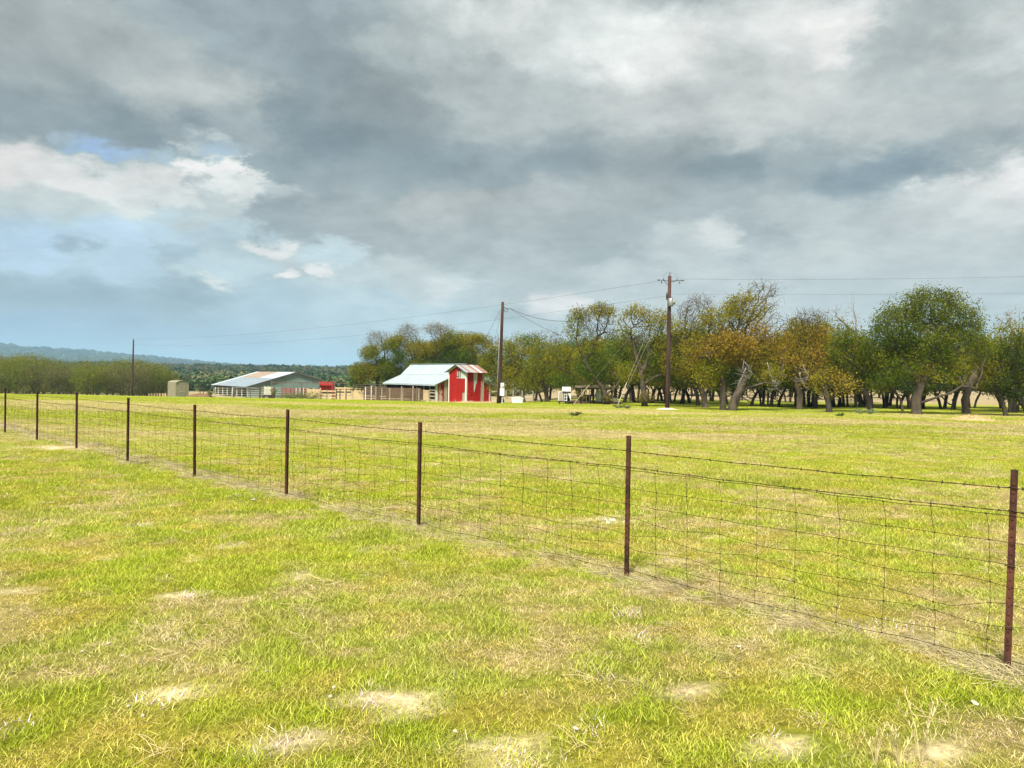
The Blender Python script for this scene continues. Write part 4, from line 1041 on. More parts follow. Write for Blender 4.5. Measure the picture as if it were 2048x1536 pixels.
# ------------------------------------------------------------------ utility poles
def pole(D, foot, top, r0, r1, label):
    b = G(foot[0], D); t = P(top[0], top[1], D); root = empty('utility_pole', b, 0, label, 'utility pole', 'utility poles carrying the line across the farm')
    T = t - b
    MB().tube([(0, 0, -.4), T * .25, T * .5, T * .75, T], [r0, r0 * .95, (r0 + r1) / 2, r1 * 1.05, r1], 12).build('pole', M['pole_wood'], root, True)
    return root, b, T
def bell(mb, c, r, h):
    c = Vector(c)
    for k in range(3): mb.tube([c + Vector((0, 0, h * k / 3)), c + Vector((0, 0, h * k / 3 + h * .12)), c + Vector((0, 0, h * (k + .8) / 3))], [r, r * .95, r * .35], 8)
PR, bR, TR = pole(50, (1335, 818), (1339.5, 552), .155, .115, 'tallest dark pole with a pale equipment box and insulators near its top')
def transformer_pole():
    z = lambda v: P(1338, v, 50).z - bR.z
    ax = lambda zz: TR * (zz / TR.z)
    # ground line collar, top pin and insulator
    mb = MB(); mb.tube([TR - Vector((0, 0, .05)), TR + Vector((0, 0, .16))], .02, 6); bell(mb, TR + Vector((0, 0, .10)), .065, .14); mb.build('top_insulator', M['galv'], PR, True)
    c = ax(z(562))
    for s, ln, nm in ((-1, .62, 'left_arm'), (1, .75, 'right_arm')):
        mb = MB(); a0 = c + Vector((s * .1, 0, 0)); a1 = c + Vector((s * ln, 0, .05)); mb.beam(a0, a1, .035, .035); mb.tube([c + Vector((s * .1, 0, -.28 if s < 0 else -.08)), a0 + (a1 - a0) * .55], .018, 5)
        mb.build('bracket_arm', M['dark_metal'], PR)
        mb = MB(); e = a1 - Vector((s * .08, 0, 0)); bell(mb, e + Vector((0, 0, -.20)), .045, .14); bell(mb, a0 + (a1 - a0) * .6 + Vector((0, 0, .02)), .04, .12)
        for k in range(4): mb.tube([a1 + Vector((s * (.02 + .05 * k), 0, 0)), a1 + Vector((s * (.045 + .05 * k), 0, 0))], .045, 8)
        mb.build('insulator', M['dark_metal'], PR, True)
    mb = MB(); mb.tube([c + Vector((-.5, 0, .25)), c + Vector((-.2, 0, .52)), TR + Vector((0, 0, .26)), c + Vector((.35, 0, .5)), c + Vector((.62, 0, .15))], .006, 4); mb.build('jumper_wire', M['cable'], PR)
    # tank shaped transformer, pale grey, hung on the right side of the pole
    zc0, zc1 = z(613), z(597); cc = ax((zc0 + zc1) / 2)
    x = cc.x + .06
    mb = MB(); mb.tube([(x, -.22, zc0), (x, -.22, zc0 + .03), (x, -.22, zc1 - .04), (x, -.22, zc1)], [.15, .17, .17, .13], 14); mb.box(x + .13, x + .28, -.30, -.14, zc0 + .12, zc1 - .10)
    mb.box(x - .06, x + .06, -.10, .0, zc0 + .1, zc0 + .16); mb.box(x - .06, x + .06, -.10, .0, zc1 - .16, zc1 - .1)
    mb.build('transformer', M['galv'], PR, True)
    mb = MB(); bell(mb, (x - .04, -.22, zc1), .035, .13); bell(mb, (x + .07, -.24, zc1), .03, .10); mb.build('bushing', M['dark_metal'], PR, True)
    mb = MB(); q = ax(z(590)); mb.box(q.x - .22, q.x - .10, -.05, .05, q.z - .22, q.z + .02); bell(mb, (q.x - .17, 0, q.z + .02), .05, .16); bell(mb, (q.x - .17, 0, q.z - .34), .05, .12); mb.build('cutout', M['dark_metal'], PR)
    # wire hoop midway, scars, ground wire
    q = ax(z(681)); mb = MB(); mb.tube([(q.x + .26 * math.cos(t * PI / 5), -.03, q.z - .26 + .34 * math.sin(t * PI / 5)) for t in range(0, 6)], .012, 4); mb.build('wire_hoop', M['dark_metal'], PR)
    mb = MB(); mb.tube([Vector((.14, -.08, 0)), ax(2.5) + Vector((.13, -.08, 0)), ax(6.8) + Vector((.12, -.07, 0))], .008, 4); mb.build('ground_wire', M['cable'], PR)
    pd = MB(); rr = np.random.default_rng(4); ring = []
    n = len(pd.v)
    for k in range(18):
        a = 2 * PI * k / 18; q = .72 + .25 * rr.random(); pd.v.append((math.cos(a) * q, math.sin(a) * q * .8, gz1(bR.x + math.cos(a) * q, bR.y + math.sin(a) * q) - bR.z - .02))
    for k in range(18): a = 2 * PI * k / 18; pd.v.append((math.cos(a) * .4, math.sin(a) * .35, .07))
    pd.v.append((0, 0, .13))
    for k in range(18): j = (k + 1) % 18; pd.f.append((k, j, 18 + j, 18 + k)); pd.f.append((18 + k, 18 + j, 36))
    h = pd.build('caliche_mound', M['dirt_pad'], None, True); h.location = bR; tag(h, 'low pale dirt mound heaped round the foot of the tallest pole', 'dirt mound')
transformer_pole()
PM, bM, TM = pole(64, (998, 806), (1005.5, 604), .17, .12, 'dark leaning pole with two white meter boxes beside the tall red shed')
def meter_pole():
    z = lambda v: P(1003, v, 64).z - bM.z
    ax = lambda zz: TM * (zz / TM.z)
    mb = MB(); mb.tube([Vector((-.18, -.02, 0)), ax(2.5) + Vector((-.18, -.02, 0)), ax(7.6) + Vector((-.15, -.02, 0))], .03, 6); mb.build('conduit', M['galv'], PM, True)
    def bx(u0, u1, v0, v1, nm, dy):
        a = P(u0, v1, 64 - .25) - bM; b = P(u1, v0, 64 - .25) - bM
        m_ = MB(); m_.box(a.x, b.x, dy - .12, dy + .06, a.z, b.z); m_.box(a.x - .012, b.x + .012, dy - .135, dy - .121, a.z - .012, b.z + .012); o = m_.build(nm, M['white_box'], PM); return a, b
    a, b = bx(1001.5, 1008, 766, 775, 'meter_box', -.25)
    mb = MB(); c = Vector(((a.x + b.x) / 2 + .04, -.40, a.z + .13)); mb.tube([c, c + Vector((0, -.09, 0))], [.06, .055], 10); mb.build('meter', M['glass'], PM)
    bx(1000, 1008.5, 777, 791, 'breaker_box', -.25)
    p = P(1004.5, 791, 63.7) - bM; mb = MB(); mb.tube([(p.x, -.27, p.z), (p.x, -.27, -.1)], .03, 6); mb.build('lower_conduit', M['white_box'], PM)
    c = ax(z(616)); mb = MB(); mb.beam(c, c + Vector((.42, 0, -.02)), .035); mb.tube([c + Vector((.1, 0, -.25)), c + Vector((.35, 0, -.03))], .014, 5); mb.tube([c + Vector((.1, 0, -.1)), c + Vector((.22, 0, -.32)), c + Vector((.40, 0, -.30)), c + Vector((.5, 0, -.05))], .02, 5)
    bell(mb, c + Vector((.45, 0, -.12)), .05, .14); bell(mb, c + Vector((.2, 0, 0)), .04, .12); mb.build('service_bracket', M['dark_metal'], PM)
meter_pole()
PF, bF, TF = pole(115, (264, 792), (267, 679), .13, .10, 'thin far pole standing alone in front of the brushy trees at left')
mb = MB(); bell(mb, TF, .06, .25); mb.build('top_insulator', M['galv'], PF)

WG = 'overhead wires strung between the poles'
def wire(name, pts_or_ab, sag, label, r=.013, group=WG, m='cable', n=28, cat='wire'):
    A, B = pts_or_ab; A = Vector(A); B = Vector(B)
    pts = [A.lerp(B, k / n) - Vector((0, 0, sag * 4 * (k / n) * (1 - k / n))) - A for k in range(n + 1)]
    o = MB().tube(pts, r, 4).build(name, M[m]); o.location = A; tag(o, label, cat, group)
wire('power_line', (P(1318, 562, 50), bF + TF + Vector((0, 0, .1))), 1.0, 'upper wire sloping left from the tallest pole to the thin far pole', .006)
wire('power_line', (P(1331, 592, 50), bF + TF + Vector((0, 0, -.8))), 1.2, 'lower wire sloping left from the tallest pole towards the thin far pole', .006)
wire('power_line', (P(1358, 558, 50), P(2500, 537, 60)), .30, 'upper wire running right from the tallest pole over the oaks', .006)
wire('power_line', (P(1345, 588, 50), P(2500, 580, 60)), .15, 'lower wire running right from the tallest pole over the oaks', .005)
wire('service_drop', (P(1019, 616, 64), P(1140, 642, 62)), .35, 'short dark cable from the meter pole sagging into the crooked oak', .018)
wire('service_drop', (P(1019, 617, 64), P(1122, 672, 62)), .10, 'steeper dark cable from the meter pole down into the oaks', .014)
wire('service_drop', (P(1001, 620, 64), P(932, 735, 87)), .3, 'cable from the meter pole down to the pale barn roof', .012)
wire('service_drop', (P(1001, 626, 64), P(992, 664, 74)), .3, 'thin looped cable hanging left of the meter pole', .010)
def guy(u, v, D, gu, gv, tu, tv, label):
    root = empty('guy_wire', G(u, D), 0, label, 'guy wire', 'guy wires staying the tallest pole')
    a = Vector((0, 0, -.05)); top = P(tu, tv, 50) - root.location; gl = P(gu, gv, D).z - root.location.z
    k = gl / top.z; MB().tube([a, top], .007, 4).build('strand', M['guy_cover'], root)
    MB().tube([a, top * k], .032, 6).build('wire_guard', M['guy_cover'], root)
    MB().tube([(0, 0, -.2), (0, 0, .12)], .03, 6).build('anchor_rod', M['rust_post'], root)
guy(1233, 818, 50.5, 1263, 765, 1333, 570, 'guy wire with the longer pale guard, anchored left of the tallest pole')
guy(1145, 807, 57, 1183, 770, 1333, 586, 'guy wire with the shorter pale guard, anchored by the white cabinets')
wire('guy_strand', (P(1236, 812, 50.5), P(1335, 602, 50)), .0, 'second thin stay beside the guy wire with the longer guard', .006, 'guy wires staying the tallest pole', 'guy_cover', 4, 'guy wire')

# ------------------------------------------------------------------ tall red shed
def solve(P0, dx, dy, u):
    """length along (dx, dy) from P0 until the photo column u"""
    k = (u - W0 / 2) / FPX
    return (k * P0.y - P0.x) / (dx - k * dy)
def mats_pick(r, *pairs):
    x = r.random(); c = 0
    for p, m in pairs:
        c += p
        if x < c: return m
    return pairs[-1][1]
def red_shed():
    D = 66; u0 = 932; b = P(u0, 806, D); base = b.z
    be = R(40); sdx, sdy = math.cos(be), math.sin(be)
    Ls = solve(b, sdx, sdy, 966.5); Wg = solve(b, -sdy, sdx, 898)
    root = empty('red_shed', b, be, 'narrow tall red board shed with a rusty striped tin roof, in front of the barn', 'shed')
    zt = P(u0, 743, D).z - base; zr = P(912, 730, D + .8).z - base
    r = np.random.default_rng(8)
    # local x along the eave wall, local y along the gable wall; front corner at the origin
    h = lambda y: zt + (zr - zt) * (1 - abs(y - Wg / 2) / (Wg / 2))
    # boards of the gable wall
    n = 15; w = Wg / n
    for i in range(n):
        y0, y1 = i * w + .004, (i + 1) * w - .004; t = .018 + .006 * r.random()
        def board(za, zb0, zb1, m, nm='board'):
            mb = MB(); mb.hexa([(-t, y0, za), (0, y0, za), (0, y1, za), (-t, y1, za), (-t, y0, zb0), (0, y0, zb0), (0, y1, zb1), (-t, y1, zb1)]); return mb.build(nm, M[m], root)
        top0, top1 = h(y0) - .02, h(y1) - .02
        if i in (1, 2): board(0, zt * .26 + r.random() * .35, zt * .26 + r.random() * .35, 'grey_plank'); q = zt * .34; board(q, top0, top1, 'red_paint')
        elif i == 0: board(0, zt * .45, zt * .38, 'grey_plank'); board(zt * .455, top0, top1, 'red_paint')
        else: board(0, top0, top1, 'red_paint')
    MB().box(.06, Ls - .06, .06, Wg - .06, .02, zt - .02).build('inner_wall', M['dark_in'], root)
    # loft opening with a grey shutter, and the tin patch beside it
    MB().box(-.050, -.027, Wg * .30, Wg * .52, zt * .80, zt * 1.02).build('loft_hatch', M['dark_in'], root)
    mb = MB(); mb.box(-.062, -.052, Wg * .32, Wg * .40, zt * .81, zt * 1.01); mb.box(-.062, -.052, Wg * .44, Wg * .51, zt * .85, zt * 1.0); mb.build('hatch_board', M['grey_plank'], root)
    MB().box(-.050, -.030, Wg * .30, Wg * .53, zt * .785, zt * .80).build('hatch_sill', M['white_trim'], root)
    MB().box(-.055, -.028, Wg * .03, Wg * .29, zt * .775, zt * 1.03).build('tin_patch', M['bare_tin'], root)
    # boards of the long wall
    n = 13; w = Ls / n
    for i in range(n):
        x0, x1 = i * w + .004, (i + 1) * w - .004; t = .018 + .006 * r.random()
        def board(za, zb, m): MB().box(x0, x1, -t, 0, za, zb).build('board', M[m], root)
        if i == n - 2: board(0, zt * .5, 'grey_plank'); board(zt * .505, zt, 'red_paint')
        elif i == n - 1: board(0, zt, 'grey_plank')
        else: board(0, zt, 'red_paint')
    # where paint peeled off to the bare tin: ragged patch from the eave down
    mb = MB(); pts = [(.40, 1.0), (.64, 1.0), (.63, .80), (.60, .66), (.55, .60), (.50, .45), (.46, .33), (.43, .45), (.42, .7)]
    mb.prism([(x * Ls, z * zt - .01) for x, z in pts], -.032, -.0265); mb.build('bare_patch', M['bare_tin'], root)
    mb = MB(); mb.prism([(x * Ls, z * zt) for x, z in [(.86, .72), (.90, .70), (.92, .55), (.89, .42), (.91, .25), (.87, .3), (.88, .5), (.85, .6)]], -.032, -.0265); mb.build('bare_patch', M['grey_plank'], root)
    # corner boards
    MB().box(-.045, .075, -.035, -.026, -.02, zt).build('corner_board', M['white_trim'], root)
    MB().box(-.055, -.046, -.035, .10, -.02, zt).build('corner_board', M['white_trim'], root)
    MB().box(-.05, -.027, Wg - .10, Wg + .02, -.02, zt).build('corner_board', M['white_trim'], root)
    MB().box(Ls - .02, Ls + .05, -.05, -.027, -.02, zt).build('corner_board', M['grey_plank'], root)
    ov = .34; e = .30
    sl = (zr - zt) / (Wg / 2)
    for s in (0, 1):   # rake boards under the roof edge
        ya, yb = (0, Wg / 2) if s == 0 else (Wg, Wg / 2)
        MB().beam((-.05, ya, zt + .02 - .03), (-.05, yb, zr - .03), .03, .09).build('rake_board', M['white_trim'], root)
    # roof sheets, each its own corrugated strip
    ns = 8; wx = (Ls + 2 * e) / ns
    order = ['rust_roof', 'slate_roof', 'slate_roof', 'rust_roof', 'silver_roof', 'rust_roof', 'rust_roof', 'brown_roof']
    order = ['slate_roof', 'rust_roof', 'slate_roof', 'brown_roof', 'rust_roof', 'silver_roof', 'rust_roof', 'rust_roof']
    for side in (0, 1):
        for i in range(ns):
            x0 = -e + i * wx; mb = MB(); k = 6
            for q in range(k):
                xa, xb = x0 + wx * q / k, x0 + wx * (q + 1) / k + (.01 if q == k - 1 else 0); up = .018 * (q % 2)
                ylo = -ov if side == 0 else Wg + ov; zlo = zt - sl * ov + .05
                dd = .004 * (i % 2)
                A = [(xa, ylo, zlo + up + dd), (xb, ylo, zlo + .018 - up + dd), (xb, Wg / 2, zr + .068 - up + dd), (xa, Wg / 2, zr + .05 + up + dd)]
                mb.hexa([*A, *[(p[0], p[1], p[2] + .012) for p in A]])
            mb.build('roof_sheet', M[order[i]], root)
    mb = MB(); mb.beam((-e, Wg / 2, zr + .095), (Ls + e, Wg / 2, zr + .095), .16, .02); mb.build('ridge_cap', M['galv'], root)
    mb = MB(); mb.beam((-e + .02, -ov, zt - sl * ov + .02), (-e + .02, Wg / 2, zr + .02), .03, .07); mb.beam((-e + .02, Wg + ov, zt - sl * ov + .02), (-e + .02, Wg / 2 + .02, zr + .02), .03, .07); mb.build('fly_rafter', M['dark_trim'], root)
red_shed()

# ------------------------------------------------------------------ pale roofed barn
def barn():
    D = 85; b = P(871, 803.5, D); al = R(35); ca, sa = math.cos(al), math.sin(al)
    Wd = solve(b, ca, sa, 980); Ln = solve(b, -sa, ca, 773)
    root = empty('barn', b, al, 'weathered red barn with a broad pale tin roof and open stalls on its left side', 'barn')
    ze = P(871, 768, D).z - b.z; zk = ze + .98; zr = P(927, 729, 87).z - b.z; yk = 2.30
    prof = [(0, ze), (yk, zk), (Wd / 2, zr), (Wd - yk, zk), (Wd, ze)]
    hz_ = lambda x: float(np.interp(x, [p[0] for p in prof], [p[1] for p in prof]))
    r = np.random.default_rng(9)
    # gable end boards (local x along the gable, y into the depth)
    n = 34; w = Wd / n
    for i in range(n):
        x0, x1 = i * w + .005, (i + 1) * w - .005; u = i / n; t = .02 + .012 * r.random()
        m = ('white_trim' if i == 0 else mats_pick(r, (.6, 'red_paint'), (.4, 'red_peel')) if u < .14 else mats_pick(r, (.8, 'grey_plank'), (.2, 'brown_plank')) if u < .34 else mats_pick(r, (.9, 'red_paint'), (.1, 'red_peel')))
        lo = 0 if not .06 < u < .14 else 0
        MB().hexa([(x0, -t, lo), (x1, -t, lo), (x1, 0, lo), (x0, 0, lo), (x0, -t, hz_(x0) - .04), (x1, -t, hz_(x1) - .04), (x1, 0, hz_(x1) - .04), (x0, 0, hz_(x0) - .04)]).build('wall_board', M[m], root)
        
    for x0, x1 in ((0, Wd / 2), (Wd, Wd / 2)):
        xs = [x0, yk if x0 == 0 else Wd - yk, x1]; mb = MB()
        for a_, b_ in zip(xs[:-1], xs[1:]): mb.beam((a_, -.07, hz_(a_) - .02), (b_, -.07, hz_(b_) - .02), .05, .14)
        mb.build('rake_board', M['white_trim'], root)
    MB().box(Wd - .14, Wd + .02, -.06, -.035, 0, ze).build('corner_board', M['white_trim'], root)
    MB().box(Wd - .03, Wd, 0, Ln, 0, ze - .03).build('side_wall', M['red_paint'], root)
    MB().prism([(p[0] * .98 + .06, p[1] - .08) for p in prof] + [(Wd * .98, 0), (.06, 0)], Ln - .05, Ln).build('rear_wall', M['brown_plank'], root)
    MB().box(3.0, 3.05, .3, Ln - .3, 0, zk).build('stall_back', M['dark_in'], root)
    # open left side: posts, header, half height boards, plank door
    ys = [0.08, 1.5, 2.9, 4.6, 6.3, 8.2, 10.2, Ln - .1]
    for y in ys: MB().box(-.02, .12, y - .07, y + .07, 0, ze - .05).build('stall_post', M['grey_plank' if y < 5 else 'brown_plank'], root)
    MB().box(.0, .08, 0, Ln, ze - .22, ze - .02).build('eave_beam', M['brown_plank'], root)
    for a_, b_ in ((0.15, 1.43),):
        for z in (.12, .52, .92, 1.25): MB().box(-.01, .03, a_, b_, z, z + .16).build('stall_board', M['grey_plank'], root)
    for k in range(6): MB().box(-.06, -.025, 1.6 + k * .2, 1.78 + k * .2, .08, 1.28).build('door_board', M['tan_plank'], root)
    MB().box(-.09, -.065, 1.6, 2.8, 1.1, 1.22).build('door_brace', M['tan_plank'], root)
    for a_, b_ in ((2.97, 4.53), (4.67, 6.23), (6.37, 8.13), (8.27, 10.13), (10.27, Ln - .2)):
        for z in (.1, .42, .74, 1.06): MB().box(.02, .05, a_, b_, z, z + .25).build('stall_board', M['brown_plank'], root)
    # roof: sheets in two pitches on each side
    ns = 14; wy = (Ln + .9) / ns; ov = .30
    sl = (zk - ze) / yk
    for side in (0, 1):
        f = (lambda x: x) if side == 0 else (lambda x: Wd - x)
        for i in range(ns):
            y0 = -.40 + i * wy; y1 = y0 + wy + .012; dz = .003 * (i % 2)
            for nm, xa, za, xb, zb, lift in (('lower_roof_sheet', -ov, ze - sl * ov + .06, yk + .12, zk + .06 + .12 * sl, 0), ('upper_roof_sheet', yk - .02, zk + .085, Wd / 2, zr + .085, 0)):
                mb = MB(); k = 4
                for q in range(k):
                    ya, yb = y0 + (y1 - y0) * q / k, y0 + (y1 - y0) * (q + 1) / k; u1, u2 = (.014, 0) if q % 2 else (0, .014)
                    A = [(f(xa), ya, za + dz + u1), (f(xa), yb, za + dz + u2), (f(xb), yb, zb + dz + u2), (f(xb), ya, zb + dz + u1)]
                    if side: A = A[::-1]
                    mb.hexa([*[(p[0], p[1], p[2] - .01) for p in A], *A])
                mb.build(nm, M['tin_roof'], root)
    MB().beam((Wd / 2, -.42, zr + .12), (Wd / 2, Ln + .5, zr + .12), .3, .03).build('ridge_cap', M['tin_roof'], root)
    MB().box(-ov - .02, -ov, -.4, Ln + .45, ze - sl * ov - .10, ze - sl * ov + .055).build('fascia', M['tin_roof'], root)
barn()

# ------------------------------------------------------------------ long pale green metal building
def metal_building():
    D = 150; b = P(495, 794.5, D); al = R(38); ca, sa = math.cos(al), math.sin(al)
    Wd = solve(b, ca, sa, 641); Ln = solve(b, -sa, ca, 427); xa_ = solve(b, ca, sa, 590.5)
    root = empty('metal_building', b, al, 'long low pale green metal building with a patchwork tin roof and an open left side', 'farm building')
    ze = P(495, 773, D).z - b.z; zr = P(590.5, 745, D + xa_ * sa).z - b.z; zq = P(641, 759, D + Wd * sa).z - b.z
    hz_ = lambda x: float(np.interp(x, [0, xa_, Wd], [ze, zr, zq]))
    n = 17
    for i in range(n):
        x0, x1 = Wd * i / n + .006, Wd * (i + 1) / n - .006
        mb = MB(); mb.hexa([(x0, -.04, 0), (x1, -.04, 0), (x1, 0, 0), (x0, 0, 0), (x0, -.04, hz_(x0)), (x1, -.04, hz_(x1)), (x1, 0, hz_(x1)), (x0, 0, hz_(x0))])
        mb.box(x0 + .25, x0 + .29, -.06, -.038, 0, hz_(x0) - .05); mb.box(x0 + .6, x0 + .64, -.06, -.038, 0, hz_(x0) - .05)
        mb.build('wall_panel', M['green_wall'], root)
    MB().box(Wd - .05, Wd, 0, Ln, 0, zq - .05).build('side_wall', M['green_wall'], root)
    MB().box(.1, Wd - .1, Ln - .1, Ln, 0, ze).build('rear_wall', M['green_wall'], root)
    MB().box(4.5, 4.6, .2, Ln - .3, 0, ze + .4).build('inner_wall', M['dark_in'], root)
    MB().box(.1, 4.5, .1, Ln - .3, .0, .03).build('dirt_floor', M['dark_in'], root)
    for i in range(8): y = .5 + i * (Ln - .8) / 7; MB().box(-.02, .14, y - .08, y + .08, 0, ze - .1).build('porch_post', M['pale_pipe'], root)
    MB().box(-.25, -.18, -.3, Ln + .3, ze - .28, ze - .05).build('eave_trim', M['dark_trim'], root)
    ns = 20; wy = (Ln + .8) / ns; sl = (zr - ze) / xa_; xm = xa_ * .55
    for i in range(ns):
        y0 = -.4 + i * wy; y1 = y0 + wy - .01
        lo = 'silver_roof' if i >= ns - 2 else 'slate_roof'
        hi = 'silver_roof' if i < 8 else ('brown_roof' if i < 18 else 'silver_roof')
        for nm, x0, x1, m, dz in (('lower_roof_sheet', -.5, xm + .1, lo, 0), ('upper_roof_sheet', xm, xa_, hi, .012)):
            z0, z1 = ze + sl * x0 + .06 + dz, ze + sl * x1 + .06 + dz
            mb = MB(); mb.hexa([(x0, y0, z0), (x1, y0, z1), (x1, y1, z1), (x0, y1, z0), (x0, y0, z0 + .03), (x1, y0, z1 + .03), (x1, y1, z1 + .03), (x0, y1, z0 + .03)])
            mb.hexa([(x0, y0, z0 + .03), (x1, y0, z1 + .03), (x1, y0 + .04, z1 + .03), (x0, y0 + .04, z0 + .03), (x0, y0, z0 + .06), (x1, y0, z1 + .06), (x1, y0 + .04, z1 + .06), (x0, y0 + .04, z0 + .06)])
            mb.build(nm, M[m], root)
        s2 = (zr - zq) / (Wd - xa_); x0, x1 = xa_, Wd + .5; z0, z1 = zr + .06, zq - s2 * .5 + .06
        MB().hexa([(x0, y0, z0), (x1, y0, z1), (x1, y1, z1), (x0, y1, z0), (x0, y0, z0 + .03), (x1, y0, z1 + .03), (x1, y1, z1 + .03), (x0, y1, z0 + .03)]).build('rear_roof_sheet', M['brown_roof'], root)
    MB().beam((-.5, -.42, ze - .5 * sl - .02), (xa_, -.42, zr - .02), .05, .24).build('rake_trim', M['dark_trim'], root)
    MB().beam((xa_, -.42, zr - .02), (Wd + .5, -.42, zq - .28), .05, .24).build('rake_trim', M['dark_trim'], root)
    MB().beam((xa_, -.45, zr + .13), (xa_, Ln + .4, zr + .13), .3, .04).build('ridge_cap', M['brown_roof'], root)
metal_building()

# ------------------------------------------------------------------ small tan shed
def tan_shed():
    D = 128; b = P(351, 793.5, D); al = R(46); ca, sa = math.cos(al), math.sin(al)
    Wd = solve(b, ca, sa, 378); Ln = solve(b, -sa, ca, 335.5)
    root = empty('tan_shed', b, al, 'small tan metal garden shed with a low humped roof and a double door', 'shed')
    zt = P(351, 765.5, D).z - b.z; zr = P(362, 761.5, D).z - b.z
    prof = [(0, zt), (Wd * .22, zr - .10), (Wd * .5, zr), (Wd * .78, zr - .10), (Wd, zt)]
    MB().prism([(0, 0), (Wd, 0), *prof[::-1]], 0, .05).build('front_wall', M['tan_wall'], root)
    MB().prism([(0, 0), (Wd, 0), *prof[::-1]], Ln - .05, Ln).build('rear_wall', M['tan_wall'], root)
    for x in (0, Wd - .05):
        mb = MB().box(x, x + .05, .05, Ln - .05, 0, zt)
        for k in range(9): y = .2 + k * (Ln - .4) / 8; mb.box(x - .02, x + .07, y, y + .06, 0, zt - .02)
        mb.build('side_wall', M['tan_wall'], root)
    for (xa, za), (xb, zb) in zip(prof[:-1], prof[1:]):
        MB().hexa([(xa, -.12, za + .02), (xb, -.12, zb + .02), (xb, Ln + .12, zb + .02), (xa, Ln + .12, za + .02), (xa, -.12, za + .06), (xb, -.12, zb + .06), (xb, Ln + .12, zb + .06), (xa, Ln + .12, za + .06)]).build('roof_panel', M['tan_wall'], root)
    for k in (0, 1):
        x = Wd * (.30 + .22 * k); dd = MB().box(x, x + Wd * .205, -.035, -.002, .05, zt - .08).build('door', M['tan_wall'], root)
        MB().box(x + .06, x + Wd * .205 - .06, -.06, -.037, .9, .98).build('door_rail', M['pale_pipe'], dd)
    MB().box(-.02, Wd + .02, -.05, -.003, zt - .07, zt - .02).build('header_trim', M['pale_pipe'], root)
tan_shed()

# ------------------------------------------------------------------ corrals
def at(u, v, D): return P(u, v, D)
def rail_fence(name, label, group, u0, u1, D, D1, vtop, rails, post_us, post_v, mrail, mpost, rw=.06, rh=.06, pw=.12, cat='fence', off=0.0, verticals=None, mvert=None):
    """posts and rails between photo columns; rails are photo rows at the left end"""
    D1 = D1 or D
    Dd = lambda u: D + (D1 - D) * (u - u0) / (u1 - u0)
    b = G(u0, D); root = empty(name, b, 0, label, cat, group)
    for u, vt in zip(post_us, post_v if isinstance(post_v, (list, tuple)) else [post_v] * len(post_us)):
        g = G(u, Dd(u)); zt = P(u, vt, Dd(u)).z
        if pw > .10 and mpost == 'pipe' or mpost in ('pale_pipe',): MB().tube([g - b - Vector((0, 0, .3)), Vector((g.x, g.y, zt)) - b], pw / 2, 8).build('post', M[mpost], root, True)
        else: MB().beam(g - b - Vector((0, 0, .3)), Vector((g.x, g.y, zt)) - b, pw, pw, up=(0, 1, 0)).build('post', M[mpost], root)
    ul = sorted(post_us)
    for v in rails:
        dv = v - 790.0
        for a_, c_ in zip([u0] + ul, ul + [u1]):
            if c_ - a_ < 2: continue
            pa = P(a_, v + (a_ - u0) * .0175, Dd(a_)) - b; pb = P(c_, v + (c_ - u0) * .0175, Dd(c_)) - b
            pa.y -= off; pb.y -= off
            nm = 'board' if rh > .09 else 'rail'
            if nm == 'rail': MB().tube([pa, pb], rw / 2, 6).build('rail', M[mrail], root, True)
            else: MB().beam(pa, pb, rw, rh).build('board', M[mrail], root)
    if verticals:
        a_, c_, n, va, vb = verticals
        for k in range(n):
            u = a_ + (c_ - a_) * (k + .5) / n; DD = Dd(u) - .08
            p1, p2 = P(u, vb, DD) - b, P(u, va, DD) - b
            MB().beam(p1, p2, (c_ - a_) / n * DD / FPX * .82, .03, up=(0, 1, 0)).build('picket', M[mvert or mrail], root)
    return root
CG = 'pens and fences of the corral'
rail_fence('pipe_gate', 'pale pipe gate across the open side of the long metal building', CG, 430, 466, 128, None, 0, [776, 780.5, 784.5, 788.5, 792], [430.5, 465.5], 774, 'pale_pipe', 'pale_pipe', .07, .07, .10, 'gate')
rail_fence('pipe_gate', 'pale pipe gate between the open stalls and the gable of the long metal building', CG, 468, 519, 126, None, 0, [775.5, 780, 784, 788.5, 792.5], [468, 493, 501, 519], [774, 776, 780, 774], 'pale_pipe', 'pipe', .06, .06, .11, 'gate')
rail_fence('pipe_fence', 'pale rail fence in front of the green gable with one rusty post', CG, 519, 563, 122, None, 0, [775.5, 780, 784.5, 789], [520, 545.5, 549], [773, 776, 775], 'pale_pipe', 'rust_post', .06, .06, .16)
rail_fence('cattle_fence', 'rusty red cattle panel between the green gable and the tan plank gate', CG, 564, 590, 118, None, 0, [777, 780, 783, 786, 790], [564, 572, 581, 590], 776, 'red_steel', 'pipe', .09, .09, .08, 'cattle fence')
rail_fence('cattle_fence', 'dark red cattle gate with a square pale frame beside the red panel', CG, 591, 614, 117, None, 0, [778, 783, 788, 792], [592, 600, 607, 614], 776, 'red_steel', 'pale_pipe', .08, .08, .09, 'cattle fence')
rail_fence('pipe_rack', 'tall dark overhead pipe frame standing above the corral', CG, 543, 706, 113, 108, 0, [764.5], [543.5, 602, 638, 668.5, 706], [761.5, 761.5, 763, 763.5, 763], 'pipe', 'pipe', .11, .11, .16, 'pipe rack')
rail_fence('pipe_rack', 'lower dark pipe frame between the overhead frame and the barn', CG, 707, 776, 106, 98, 0, [768.5, 773], [707, 741, 775], [767, 769, 770], 'pipe', 'pipe', .09, .09, .12, 'pipe rack')
